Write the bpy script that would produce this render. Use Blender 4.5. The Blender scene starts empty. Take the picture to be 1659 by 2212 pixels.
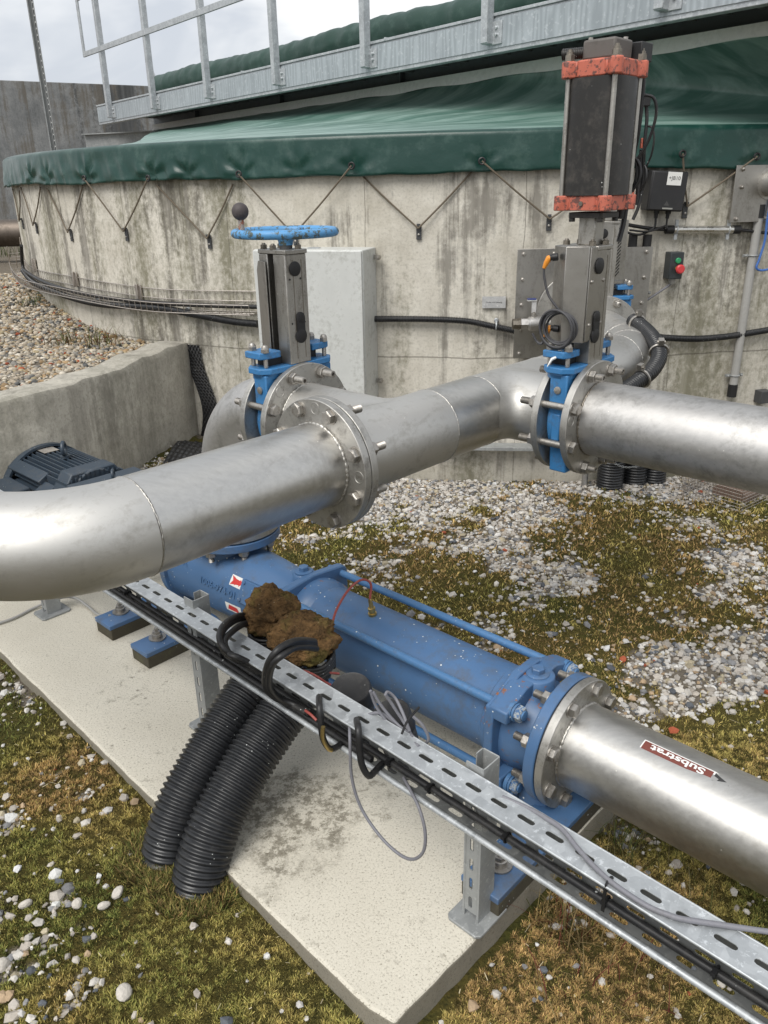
import bpy, math, random
import numpy as np
from mathutils import Vector, Matrix

# ------------------------------------------------------------------ camera, sky, sun, exposure
SC = bpy.context.scene
COL = SC.collection
CAM_H, FPX = 1.6, 1710.0            # camera height (m), focal length for a 1659 px wide frame
TH, RO = math.radians(22.42), math.radians(1.14)
cd = bpy.data.cameras.new("camera"); cam = bpy.data.objects.new("camera", cd); COL.objects.link(cam)
cd.sensor_fit = 'HORIZONTAL'; cd.sensor_width = 36.0; cd.lens = 36.0*FPX/1659.0
cd.clip_start = 0.05; cd.clip_end = 1500
cf = np.array([0, math.cos(TH), -math.sin(TH)]); cu0 = np.array([0, math.sin(TH), math.cos(TH)]); cr0 = np.array([1., 0, 0])
cr = math.cos(RO)*cr0 - math.sin(RO)*cu0
cu = math.sin(RO)*cr0 + math.cos(RO)*cu0
cam.matrix_world = Matrix(((cr[0], cu[0], -cf[0], 0), (cr[1], cu[1], -cf[1], 0), (cr[2], cu[2], -cf[2], CAM_H), (0, 0, 0, 1)))
SC.camera = cam
SC.view_settings.view_transform = 'Standard'; SC.view_settings.look = 'None'
SC.view_settings.gamma = 1; SC.view_settings.exposure = 0.50
SC.render.resolution_x = 768; SC.render.resolution_y = 1024

SUN_EL, SUN_AZ = 52, 215            # elevation, compass bearing of the veiled sun
w = bpy.data.worlds.new("World"); SC.world = w; w.use_nodes = True
nt = w.node_tree; nt.nodes.clear()
def wn(t, **k):
    n = nt.nodes.new(t)
    for a, b in k.items(): setattr(n, a, b)
    return n
out = wn('ShaderNodeOutputWorld'); bg = wn('ShaderNodeBackground')
sky = wn('ShaderNodeTexSky', sky_type='NISHITA'); sky.sun_disc = False
sky.sun_elevation = math.radians(SUN_EL); sky.sun_rotation = math.radians(SUN_AZ); sky.air_density = 1.0; sky.dust_density = 3.0
tc = wn('ShaderNodeTexCoord'); mp = wn('ShaderNodeMapping'); mp.inputs['Scale'].default_value = (1.0, 1.0, 2.6)
nz = wn('ShaderNodeTexNoise'); nz.inputs['Scale'].default_value = 3.4; nz.inputs['Detail'].default_value = 5; nz.inputs['Roughness'].default_value = .5
nz.inputs['Distortion'].default_value = .5
rp = wn('ShaderNodeValToRGB'); e = rp.color_ramp.elements
e[0].position = .40; e[0].color = (4.2, 4.45, 4.85, 1); e[1].position = .58; e[1].color = (6.7, 6.75, 6.75, 1)
mx = wn('ShaderNodeMixRGB'); mx.inputs[0].default_value = .93
L = nt.links.new
L(tc.outputs['Generated'], mp.inputs['Vector']); L(mp.outputs[0], nz.inputs['Vector']); L(nz.outputs['Fac'], rp.inputs[0])
L(sky.outputs[0], mx.inputs[1]); L(rp.outputs[0], mx.inputs[2]); L(mx.outputs[0], bg.inputs[0])
bg.inputs[1].default_value = 0.115
L(bg.outputs[0], out.inputs[0])
sl = bpy.data.lights.new("sun", 'SUN'); sl.energy = 2.1; sl.angle = math.radians(38); sl.color = (1, .97, .92)
so = bpy.data.objects.new("sun", sl); COL.objects.link(so)
a = math.radians(SUN_AZ); el = math.radians(SUN_EL)
sd = Vector((math.sin(a)*math.cos(el), math.cos(a)*math.cos(el), math.sin(el)))
so.rotation_euler = sd.to_track_quat('Z', 'Y').to_euler(); so.location = (0, 0, 20)

# ------------------------------------------------------------------ frames of reference of the place
O = np.array([0, 0, CAM_H])
AZ = math.radians(-43.5)             # the pump and the valve axes run this way (B); the main pipe run is square to it (A)
B = np.array([math.cos(AZ), math.sin(AZ), 0.]); A = np.array([-math.sin(AZ), math.cos(AZ), 0.]); UP = np.array([0, 0, 1.])
def Wp(s, t, z): return s*B + t*A + z*UP
TC = np.array([1.09, 8.69]); TR = 4.41   # tank centre and radius
def ray(x, y): return cf + cr*(x-829.5)/FPX - cu*(y-1106)/FPX
def atZ(x, y, z): d = ray(x, y); return O + d*(z-CAM_H)/d[2]
def atT(x, y, t): d = ray(x, y); return O + d*np.dot(A*t-O, A)/np.dot(d, A)
def atPl(x, y, p, n): d = ray(x, y); return O + d*np.dot(np.array(p)-O, n)/np.dot(d, n)
def wall(x, y, off=0.0):             # the point of the round tank wall (off metres proud of it) seen at x, y of the survey picture
    d = ray(x, y); a = d[0]**2+d[1]**2; b = -2*(d[0]*TC[0]+d[1]*TC[1]); c = TC@TC-(TR+off)**2
    D = b*b-4*a*c; return O + d*(-b-math.sqrt(max(D, 0)))/(2*a)
def wn_at(p): n = np.array([p[0]-TC[0], p[1]-TC[1], 0]); return n/np.linalg.norm(n)

# ------------------------------------------------------------------ noise on arrays
def _h(ix, iy, seed):
    v = np.sin(ix*127.1+iy*311.7+seed*74.7)*43758.5453
    return v-np.floor(v)
def vnoise(x, y, seed=0):
    x = np.asarray(x, float); y = np.asarray(y, float)
    ix = np.floor(x); iy = np.floor(y); fx = x-ix; fy = y-iy
    fx = fx*fx*(3-2*fx); fy = fy*fy*(3-2*fy)
    return (_h(ix, iy, seed)*(1-fx)+_h(ix+1, iy, seed)*fx)*(1-fy)+(_h(ix, iy+1, seed)*(1-fx)+_h(ix+1, iy+1, seed)*fx)*fy
def fbm(x, y, seed=0, o=4, g=.5):
    s = 0; a = 1; t = 0
    for i in range(o):
        s = s+a*vnoise(x*2**i, y*2**i, seed+i*13); t += a; a *= g
    return s/t

# ------------------------------------------------------------------ things and parts
def nrm(v): v = np.asarray(v, float); return v/np.linalg.norm(v)
def perp(ax):
    ax = nrm(ax); h = UP if abs(ax[2]) < .9 else np.array([1., 0, 0])
    u = nrm(np.cross(h, ax)); return u, np.cross(ax, u)
def tag(o, label=None, cat=None, group=None, kind=None):
    if label: o['label'] = label
    if cat: o['category'] = cat
    if group: o['group'] = group
    if kind: o['kind'] = kind
    return o
def thing(name, label, cat, loc, group=None):
    o = bpy.data.objects.new(name, None); COL.objects.link(o); o.location = tuple(loc); o.empty_display_size = .05
    return tag(o, label, cat, group)
class M:
    def __init__(s): s.v = []; s.f = []; s.n = 0
    def add(s, v, f):
        v = np.asarray(v, float).reshape(-1, 3); s.v.append(v); k = s.n
        s.f += [tuple(int(i)+k for i in q) for q in f]; s.n += len(v); return s
    def box(s, c, hx, hy, hz, X=None, Y=None, Zx=None):
        X = np.array([1., 0, 0]) if X is None else X; Y = np.array([0, 1., 0]) if Y is None else Y; Zx = UP if Zx is None else Zx
        c = np.asarray(c, float)
        v = [c+i*hx*X+j*hy*Y+k*hz*Zx for k in (-1, 1) for j in (-1, 1) for i in (-1, 1)]
        f = [(0, 2, 3, 1), (4, 5, 7, 6), (0, 1, 5, 4), (2, 6, 7, 3), (0, 4, 6, 2), (1, 3, 7, 5)]
        if np.dot(np.cross(X, Y), Zx) < 0: f = [q[::-1] for q in f]
        return s.add(v, f)
    def bab(s, c, hb, ha, hz): return s.box(c, hb, ha, hz, B, A, UP)
    def rings(s, R, closed=False, caps=True):
        n = len(R[0]); v = np.concatenate(R); f = []; m = len(R)
        for i in range(m if closed else m-1):
            a = i*n; b = ((i+1) % m)*n
            for j in range(n): f.append((a+j, a+(j+1) % n, b+(j+1) % n, b+j))
        if caps and not closed: f.append(tuple(range(n))[::-1]); f.append(tuple(range((m-1)*n, m*n)))
        return s.add(v, f)
    def tube(s, path, r, n=12, closed=False, caps=True):
        P = np.asarray(path, float); m = len(P); r = np.full(m, r) if np.isscalar(r) else np.asarray(r)
        T = np.zeros_like(P)
        for i in range(m):
            a = P[(i-1) % m] if (closed or i) else P[0]; b = P[(i+1) % m] if (closed or i < m-1) else P[m-1]
            T[i] = nrm(b-a+1e-12)
        u, _ = perp(T[0]); R = []; an = np.linspace(0, 2*math.pi, n, endpoint=False); ca = np.cos(an)[:, None]; sa = np.sin(an)[:, None]
        for i in range(m):
            u = u-T[i]*np.dot(u, T[i]); u = nrm(u); w_ = np.cross(T[i], u)
            R.append(P[i]+r[i]*(ca*u+sa*w_))
        return s.rings(R, closed, caps)
    def lathe(s, p0, ax, prof, n=40, u=None, caps=True):   # prof: (distance along axis, radius)
        ax = nrm(ax); p0 = np.asarray(p0, float)
        uu, vv = perp(ax) if u is None else (u, np.cross(ax, u))
        an = np.linspace(0, 2*math.pi, n, endpoint=False); c = np.cos(an)[:, None]; d = np.sin(an)[:, None]
        return s.rings([p0+ax*h+max(r, 1e-5)*(c*uu+d*vv) for h, r in prof], caps=caps)
    def annulus(s, p0, ax, r0, r1, th, n=64):
        ax = nrm(ax); u, v = perp(ax); an = np.linspace(0, 2*math.pi, n, endpoint=False); c = np.cos(an)[:, None]; d = np.sin(an)[:, None]
        return s.rings([p0+ax*h+r*(c*u+d*v) for h, r in ((0, r0), (0, r1), (th, r1), (th, r0))], closed=True)
    def prism(s, poly, o, U, V, h):      # poly in the U,V plane, extruded by vector h
        o = np.asarray(o, float); a = np.array([o+p[0]*U+p[1]*V for p in poly]); n = len(poly)
        area = sum(poly[i][0]*poly[(i+1) % n][1]-poly[(i+1) % n][0]*poly[i][1] for i in range(n))
        fl = (area > 0) == (np.dot(np.cross(U, V), h) > 0)
        v = np.concatenate([a, a+h]); f = [tuple(range(n))[::-1], tuple(range(n, 2*n))]+[(i, (i+1) % n, n+(i+1) % n, n+i) for i in range(n)]
        if not fl: f = [q[::-1] for q in f]
        return s.add(v, f)
    def torus(s, c, ax, R, r, n=64, k=12, jit=0, seed=0):
        u, v = perp(ax); rg = random.Random(seed); P = []; rr = []
        for i in range(n):
            a = 2*math.pi*i/n; P.append(np.asarray(c)+R*(math.cos(a)*u+math.sin(a)*v)); rr.append(r*(1+jit*(rg.random()-.5)*2))
        return s.tube(P, rr, k, closed=True)
    def sphere(s, c, r, n=16, m=10):
        return s.lathe(np.asarray(c)-np.array([0, 0, r]), UP, [(r-r*math.cos(math.pi*i/m), max(r*math.sin(math.pi*i/m), 1e-4)) for i in range(m+1)], n)
    def build(s, name, m, parent=None, smooth=34, bevel=0.0, bseg=2):
        me = bpy.data.meshes.new(name); V = np.concatenate(s.v)
        if parent is not None: base = np.array(root_loc(parent))
        else: base = np.array([(V[:, 0].min()+V[:, 0].max())/2, (V[:, 1].min()+V[:, 1].max())/2, V[:, 2].min()])
        me.from_pydata((V-base).tolist(), [], s.f); me.materials.append(m)
        o = bpy.data.objects.new(name, me); COL.objects.link(o)
        if parent is not None: o.parent = parent
        else: o.location = tuple(base)
        if smooth:
            me.polygons.foreach_set('use_smooth', [True]*len(me.polygons)); me.set_sharp_from_angle(angle=math.radians(smooth))
        if bevel:
            b = o.modifiers.new('bevel', 'BEVEL'); b.width = bevel; b.segments = bseg; b.limit_method = 'ANGLE'; b.angle_limit = math.radians(40)
            b.harden_normals = False
        return o
def root_loc(o):
    p = np.array(o.location)
    while o.parent: o = o.parent; p = p+np.array(o.location)
    return p
def catmull(pts, k=8):
    P = [np.asarray(p, float) for p in pts]; P = [2*P[0]-P[1]]+P+[2*P[-1]-P[-2]]; R = []
    for i in range(1, len(P)-2):
        for j in range(k):
            t = j/k; R.append(.5*((2*P[i])+(-P[i-1]+P[i+1])*t+(2*P[i-1]-5*P[i]+4*P[i+1]-P[i+2])*t*t+(-P[i-1]+3*P[i]-3*P[i+1]+P[i+2])*t**3))
    R.append(P[-2]); return np.array(R)
def resample(P, d):
    P = np.asarray(P); L_ = np.concatenate([[0], np.cumsum(np.linalg.norm(np.diff(P, axis=0), axis=1))]); n = max(2, int(L_[-1]/d)+1)
    q = np.linspace(0, L_[-1], n); return np.stack([np.interp(q, L_, P[:, i]) for i in range(3)], 1)
def corr(mb, pts, r, pitch, amp, n=16, k=8):     # corrugated hose: rounded rings
    P = resample(catmull(pts, k), pitch/6); rr = [r-amp*(0, 0, .12, 1, 1, .12)[i % 6] for i in range(len(P))]
    return mb.tube(P, rr, n)
def dup(o, M4, parent=None):
    c = o.copy(); COL.objects.link(c); c.parent = parent; c.matrix_local = M4; return c

# ------------------------------------------------------------------ materials
def mat(name):
    m = bpy.data.materials.new(name); m.use_nodes = True; return m
class NT:
    def __init__(s, name):
        s.m = mat(name); s.t = s.m.node_tree; s.p = s.t.nodes['Principled BSDF']; s.c = None
    def n(s, t, **k):
        x = s.t.nodes.new('ShaderNode'+t)
        for a, b in k.items():
            if a in x.inputs: x.inputs[a].default_value = b
            else: setattr(x, a, b)
        return x
    def l(s, a, b): s.t.links.new(a, b)
    def co(s, scale=(1, 1, 1), kind='Object'):
        t = s.n('TexCoord'); m = s.n('Mapping'); m.inputs['Scale'].default_value = scale; s.l(t.outputs[kind], m.inputs[0]); return m.outputs[0]
    def noise(s, sc, co=None, det=4, ro=.6, dist=0):
        x = s.n('TexNoise'); x.inputs['Scale'].default_value = sc; x.inputs['Detail'].default_value = det; x.inputs['Roughness'].default_value = ro; x.inputs['Distortion'].default_value = dist
        s.l(co if co is not None else s.co(), x.inputs['Vector']); return x.outputs['Fac']
    def voro(s, sc, co=None, feat='F1', outp='Distance'):
        x = s.n('TexVoronoi'); x.feature = feat; x.inputs['Scale'].default_value = sc; s.l(co if co is not None else s.co(), x.inputs['Vector']); return x.outputs[outp]
    def ramp(s, f, stops):
        x = s.n('ValToRGB'); e = x.color_ramp.elements
        while len(e) < len(stops): e.new(.5)
        for i, (p, c) in enumerate(stops): e[i].position = p; e[i].color = (*c, 1) if not np.isscalar(c) else (c, c, c, 1)
        s.l(f, x.inputs[0]); return x.outputs[0]
    def mix(s, f, a, b, mode='MIX'):
        x = s.n('MixRGB'); x.blend_type = mode
        for i, v in ((0, f), (1, a), (2, b)):
            if hasattr(v, 'is_linked'): s.l(v, x.inputs[i])
            elif i == 0: x.inputs[0].default_value = v
            else: x.inputs[i].default_value = (*v, 1) if not np.isscalar(v) else (v, v, v, 1)
        return x.outputs[0]
    def math(s, op, a, b=None):
        x = s.n('Math'); x.operation = op
        for i, v in ((0, a), (1, b)):
            if v is None: continue
            if hasattr(v, 'is_linked'): s.l(v, x.inputs[i])
            else: x.inputs[i].default_value = v
        return x.outputs[0]
    def bump(s, h, st=.3, d=.01):
        x = s.n('Bump'); x.inputs['Strength'].default_value = st; x.inputs['Distance'].default_value = d; s.l(h, x.inputs['Height'])
        if s.c: s.l(s.c, x.inputs['Normal'])
        s.c = x.outputs[0]; s.l(s.c, s.p.inputs['Normal'])
    def set(s, base=None, rough=None, metal=None, spec=None):
        for k, v in (('Base Color', base), ('Roughness', rough), ('Metallic', metal), ('Specular IOR Level', spec)):
            if v is None: continue
            if hasattr(v, 'is_linked'): s.l(v, s.p.inputs[k])
            else: s.p.inputs[k].default_value = (*v, 1) if (k == 'Base Color') else v
        return s.m

def steel(name, base, r0, r1, stain=(.20, .18, .15), amt=.5, sc=6, speck=True, streak=(1, 1, 1), metal=1.0, axis=None):
    t = NT(name); big = t.noise(sc, t.co(streak), 6, .65); fine = t.noise(90, None, 3)
    stn = t.ramp(t.mix(.3, t.noise(sc*1.7, t.co(streak), 8, .7, .4), t.noise(sc*9, None, 5, .7)), [(.50, 0.0), (.66, 1.0)])
    c = t.mix(t.math('MULTIPLY', stn, amt), t.mix(big, [x*.93 for x in base], [min(1, x*1.05) for x in base]), stain)
    rf = t.mix(.35, t.mix(.35, big, stn), fine)
    if axis is not None:                # lengthwise brushing
        mp = t.n('Mapping'); t.l(t.n('TexCoord').outputs['Object'], mp.inputs[0]); mp.inputs['Rotation'].default_value = (0, 0, -axis); mp.inputs['Scale'].default_value = (.5, 26, 26)
        mp.vector_type = 'POINT'; br = t.noise(3.0, mp.outputs[0], 5, .7); c = t.mix(t.ramp(br, [(.35, .32), (.65, 0.0)]), c, [x*.62 for x in base]); rf = t.mix(.45, rf, br)
    if speck:
        sp = t.ramp(t.voro(34), [(.03, 1.0), (.055, 0.0)]); msk = t.ramp(t.noise(9, None, 2), [(.50, 0.0), (.58, 1.0)])
        spk = t.math('MULTIPLY', sp, msk); c = t.mix(spk, c, (.8, .78, .72)); mt = t.math('SUBTRACT', metal, t.math('MULTIPLY', spk, .9))
        dk = t.math('MULTIPLY', t.ramp(t.voro(48, t.co((1, 1.3, 1))), [(.03, 1.0), (.06, 0.0)]), t.ramp(t.noise(5, None, 2), [(.5, 0.0), (.6, .7)])); c = t.mix(dk, c, (.12, .10, .08))
        run = t.noise(30, t.co((1, 1, .06)), 4, .6); c = t.mix(t.math('MULTIPLY', t.ramp(run, [(.60, 0.0), (.70, .35)]), t.ramp(t.noise(4, None, 3), [(.48, 0.0), (.6, 1.0)])), c, (.66, .65, .62))
    else: mt = metal
    ro = t.ramp(rf, [(.25, r0), (.75, r1)])
    t.bump(fine, .05, .002); t.bump(t.noise(sc*.6, None, 3), .10, .02)
    return t.set(c, ro, mt)
STAIN = steel('stainless_steel', (.575, .565, .54), .50, .64, (.27, .25, .215), .5, 5, streak=(1, 1, 2.2))
STAIN_BRUSH = steel('stainless_brushed', (.60, .59, .565), .33, .50, (.24, .22, .19), .5, 4, axis=math.radians(46.5))
STAIN_BRUSH_B = steel('stainless_brushed_pump', (.58, .57, .545), .36, .54, (.24, .22, .19), .45, 4, axis=math.radians(-43.5))
STAIN_DULL = steel('stainless_dull', (.54, .53, .515),   .46, .62, (.20, .195, .18), .6, 8, axis=math.radians(-43.5))
FLANGE = steel('cast_flange_steel', (.46, .45, .425), .48, .66, (.17, .16, .145), .7, 14)
BOLT = steel('bolt_steel', (.42, .40, .37), .45, .6, (.14, .12, .10), .7, 40, speck=False)
BOLT_DK = steel('weathered_bolt_steel', (.26, .235, .20), .45, .6, (.08, .07, .055), .7, 40, speck=False)
PLATE = steel('sheet_steel', (.40, .385, .36), .38, .5, (.18, .17, .15), .6, 9, speck=False, streak=(1, 1, .35))
YOKE = steel('yoke_steel', (.42, .405, .375), .42, .58, (.14, .125, .10), .7, 22, streak=(1, 1, .3))
WELD = steel('weld_bead', (.48, .465, .435), .42, .6, (.2, .18, .14), .7, 60, speck=False)
def galv(name, c1, c2, r=.5, metal=.55, vs=45):
    t = NT(name); v = t.n('TexVoronoi'); v.inputs['Scale'].default_value = vs; t.l(t.co(), v.inputs['Vector'])
    sp = t.ramp(v.outputs['Color'], [(.1, 0.0), (.9, 1.0)]); n_ = t.noise(7, None, 6, .7)
    c = t.mix(t.mix(.5, sp, t.noise(60, None, 3)), c1, c2); c = t.mix(t.ramp(n_, [(.5, 0.0), (.75, .5)]), c, [x*.55 for x in c1])
    c = t.mix(t.ramp(t.noise(75, None, 5, .75), [(.56, 0.0), (.66, .55)]), c, [min(1, x*1.45) for x in c2])
    t.bump(n_, .08, .01); return t.set(c, t.ramp(sp, [(0, r-.08), (1, r+.1)]), metal)
GALV = galv('galvanised_steel', (.34, .36, .375), (.56, .585, .60))
GALV_DULL = galv('galvanised_dull', (.24, .25, .25), (.36, .37, .365), .6, .3, 30)
GALV_TRAY_SHADE = galv('galvanised_tray_shade', (.095, .10, .10), (.17, .175, .17), .6, .3, 30)  # old zinc, darkened further to put the tray's inner shade into the colour
def paint(name, c, r=.38, dirt=(.075, .07, .062), amt=.35, spk=.55, chips=None, chipc=(.22, .09, .04), sc=5, fade=1.25):
    t = NT(name); n1 = t.noise(sc, None, 6, .65); n2 = t.noise(sc*6, None, 5, .7)
    b = t.mix(n1, [x*.8 for x in c], [min(1, x*fade) for x in c])
    b = t.mix(t.math('MULTIPLY', t.ramp(t.mix(.5, n1, n2), [(.5, 0.0), (.68, 1.0)]), amt), b, dirt)
    if chips: b = t.mix(t.ramp(t.mix(.4, n2, t.noise(sc*2.3, None, 8, .75)), [(chips, 0.0), (chips+.035, 1.0)]), b, chipc)
    if spk:
        s1 = t.ramp(t.voro(30, t.co((1, 1, 1))), [(.055, 1.0), (.085, 0.0)]); m1 = t.ramp(t.noise(6.3, None, 2), [(spk-.04, 0.0), (spk+.03, 1.0)])
        s2 = t.ramp(t.voro(75), [(.08, 1.0), (.12, 0.0)]); m2 = t.ramp(t.noise(13, None, 2), [(.56, 0.0), (.62, 1.0)])
        b = t.mix(t.math('MULTIPLY', s1, m1), b, (.7, .72, .7)); b = t.mix(t.math('MULTIPLY', s2, m2), b, (.6, .62, .6))
    t.bump(n2, .10, .003); return t.set(b, t.ramp(n1, [(.2, r-.06), (.8, r+.14)]), 0.0)
PBLUE = paint('pump_blue_paint', (.062, .135, .268), .40, dirt=(.085, .085, .08), amt=.8, sc=3.2, spk=.46)
PBLUE_RUST = paint('pump_blue_chipped', (.062, .135, .268), .40, amt=.45, chips=.575, sc=7, spk=.5)
VBLUE = paint('valve_blue_paint', (.035, .165, .37), .42, amt=.75, spk=None, sc=14)
WBLUE = paint('wheel_blue_paint', (.085, .27, .52), .45, dirt=(.05, .06, .05), amt=.8, spk=None, chips=.515, chipc=(.07, .09, .08), sc=12)
ROD_BLUE = paint('rod_blue_paint', (.065, .165, .33), .42, amt=.6, spk=.5, chips=.63, chipc=(.45, .47, .45), sc=14)
RED = paint('chipped_red_paint', (.47, .125, .08), .5, dirt=(.12, .045, .035), amt=.6, spk=None, chips=.515, chipc=(.13, .055, .045), sc=11)
MOTORP = paint('motor_blue_black', (.034, .050, .070), .42, dirt=(.09, .085, .075), amt=.5, spk=.6, sc=8)
BLACKP = paint('black_anodised', (.017, .016, .015), .42, dirt=(.085, .075, .065), amt=.7, spk=.63, sc=7)
RUBBER = paint('black_rubber', (.014, .014, .015), .42, dirt=(.09, .085, .075), amt=.4, spk=.6, sc=8)
RUBBER_DK = paint('black_plug', (.010, .010, .011), .5, amt=.1, spk=None)
HOSE = paint('corrugated_plastic', (.016, .017, .019), .34, dirt=(.09, .085, .08), amt=.35, spk=.60, sc=9)
CABLE_G = paint('grey_cable', (.17, .17, .19), .5, amt=.4, spk=None, sc=30)
CABLE_R = paint('red_cable', (.28, .055, .045), .5, dirt=(.3, .2, .17), amt=.5, spk=None, sc=30)
ORANGE = paint('orange_plug', (.72, .27, .03), .4, amt=.3, spk=None, sc=30)
CABP = paint('cabinet_grey_paint', (.56, .57, .55), .45, dirt=(.27, .27, .24), amt=.75, spk=.66, sc=7, fade=1.12)
PVC = paint('grey_conduit', (.34, .335, .32), .4, dirt=(.2, .19, .17), amt=.4, spk=None, sc=8)
WHITE = paint('white_label', (.72, .72, .70), .5, amt=.1, spk=None)
BROWN = paint('brown_label', (.16, .042, .030), .45, amt=.1, spk=None)
LRED = paint('red_label', (.55, .04, .035), .45, amt=.2, spk=None)
GREENB = paint('green_button', (.03, .30, .12), .35, amt=.1, spk=None)
REDB = paint('red_button', (.62, .05, .055), .35, amt=.1, spk=None)
ROPE = paint('old_rope', (.13, .105, .075), .8, amt=.5, spk=None, sc=40)
IRON = paint('dark_iron', (.05, .052, .055), .5, dirt=(.10, .09, .08), amt=.5, spk=None, sc=6)
WIRE = steel('wire_steel', (.5, .46, .42), .4, .6, (.2, .16, .12), .6, 30, speck=False)
INKD = paint('dark_ink', (.03, .03, .03), .5, amt=.0, spk=None)
BLUEC = paint('blue_cable', (.05, .14, .42), .45, amt=.1, spk=None)
BRASS = steel('brass', (.5, .38, .16), .35, .5, (.2, .15, .08), .6, 30, speck=False)
STONEB = paint('brown_plastic', (.17, .115, .09), .6, amt=.4, spk=None, sc=12)

def concrete(name, c1, c2, stain, uv=True, streaks=.8, bump=.5, dark=(.10, .09, .075)):
    t = NT(name); kind = 'UV' if uv else 'Object'
    base = t.noise(1.1, t.co((1, 1, 1), kind), 8, .65); mid = t.noise(9, t.co((1, 1, 1), kind), 8, .7); fine = t.noise(70, t.co((1, 1, 1), kind), 4, .7)
    c = t.mix(t.ramp(t.mix(.45, base, mid), [(.36, 0.0), (.62, 1.0)]), c1, c2)
    V1 = (lambda q: (1, q, 1)) if uv else (lambda q: (1, 1, q))
    grain = t.noise(30, t.co((1, .7, 1) if uv else (1, 1, .7), kind), 6, .75)
    broad = t.noise(1.5, t.co(V1(.10), kind), 6, .6, .15)
    c = t.mix(t.math('MULTIPLY', t.ramp(t.mix(.25, broad, grain), [(.51, 0.0), (.585, 1.0)]), streaks*.95), c, stain)
    drip = t.noise(8, t.co(V1(.045), kind), 6, .65); msk = t.noise(2.2, t.co((1, 1, 1), kind), 4)
    c = t.mix(t.math('MULTIPLY', t.ramp(t.mix(.3, t.mix(.2, drip, grain), msk), [(.515, 0.0), (.58, 1.0)]), streaks*.9), c, dark)
    board = t.noise(26, t.co(V1(.02), kind), 3, .6); c = t.mix(t.math('MULTIPLY', t.ramp(board, [(.42, 0.0), (.7, 1.0)]), .18), c, [min(1, x*1.15) for x in c2])
    pit = t.ramp(t.voro(23, t.co((1, .8, 1), kind)), [(.02, 1.0), (.07, 0.0)]); pm = t.ramp(t.noise(5, t.co((1, 1, 1), kind), 2), [(.5, 0.0), (.58, 1.0)])
    c = t.mix(t.math('MULTIPLY', t.math('MULTIPLY', pit, pm), .8), c, (.07, .065, .055))
    c = t.mix(t.math('MULTIPLY', t.ramp(fine, [(.35, 1.0), (.5, 0.0)]), .35), c, [x*.6 for x in c1])
    t.bump(fine, bump*.5, .004); t.bump(t.math('MULTIPLY', t.math('MULTIPLY', pit, pm), -1), .6, .006); t.bump(mid, bump*.5, .012)
    return t, c
def line_uv(t, axis, period, off, wd):        # 1 on thin lines across a UV axis
    s_ = t.n('SeparateXYZ'); wob = t.math('MULTIPLY', t.noise(2.5, t.co((1, 1, 1), 'UV'), 4), .03)
    t.l(t.co((1, 1, 1), 'UV'), s_.inputs[0]); x = t.math('ADD', s_.outputs[axis], wob); x = t.math('SUBTRACT', x, off+.015)
    if period: x = t.math('SUBTRACT', t.math('MODULO', t.math('ADD', x, period*100.5), period), period/2)
    return t.math('LESS_THAN', t.math('ABSOLUTE', x), wd)
t, c = concrete('tank_concrete', (.43, .40, .335), (.66, .63, .56), (.135, .128, .075), streaks=.85)
jl = t.math('MAXIMUM', line_uv(t, 1, None, .717, .0035), line_uv(t, 0, .83, .2, .002))
t.bump(t.math('MULTIPLY', jl, -1), .8, .006); c = t.mix(t.math('MULTIPLY', jl, .5), c, (.08, .07, .055))
band = t.n('SeparateXYZ'); t.l(t.co((1, 1, 1), 'UV'), band.inputs[0])
low = t.math('ADD', band.outputs[1], t.math('MULTIPLY', t.noise(4, t.co((1, .5, 1), 'UV'), 5), .25))
lowr = t.ramp(low, [(.12, 1.0), (.32, 0.0)]); c = t.mix(t.math('MULTIPLY', lowr, .35), c, (.13, .12, .08))
TANKM = t.set(c, .85, 0.0, .3)
t, c = concrete('wall_concrete', (.25, .235, .20), (.47, .445, .385), (.10, .098, .07), uv=False, streaks=.42, bump=.8); WALLM = t.set(c, .9, 0, .3)
t, c = concrete('far_concrete', (.085, .09, .093), (.21, .215, .215), (.035, .037, .038), uv=False, streaks=.95, bump=.3); FARM = t.set(c, .85, 0, .3)
# slab: pale concrete with worn aggregate and stains
t = NT('slab_concrete'); n1 = t.noise(2.2, None, 8, .68); n2 = t.noise(26, None, 6, .75); gr = t.noise(190, None, 3, .8)
c = t.mix(n1, (.48, .445, .365), (.69, .655, .565)); c = t.mix(t.ramp(t.mix(.35, n2, n1), [(.57, 0.0), (.65, .7)]), c, (.19, .17, .13))
c = t.mix(t.ramp(gr, [(.33, .95), (.45, 0.0)]), c, (.19, .17, .13)); c = t.mix(t.ramp(gr, [(.60, 0.0), (.70, .6)]), c, (.74, .72, .66))
pv = t.ramp(t.voro(16), [(.05, 1.0), (.13, 0.0)]); pm = t.ramp(t.noise(3.5, None, 3), [(.60, 0.0), (.64, 1.0)]); c = t.mix(t.math('MULTIPLY', pv, pm), c, (.13, .115, .09))
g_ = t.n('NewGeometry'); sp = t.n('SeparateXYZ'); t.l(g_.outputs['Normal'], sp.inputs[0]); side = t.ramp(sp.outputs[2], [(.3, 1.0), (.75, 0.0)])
c = t.mix(t.math('MULTIPLY', side, .75), c, t.mix(n2, (.055, .05, .035), (.20, .175, .13)))
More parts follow.
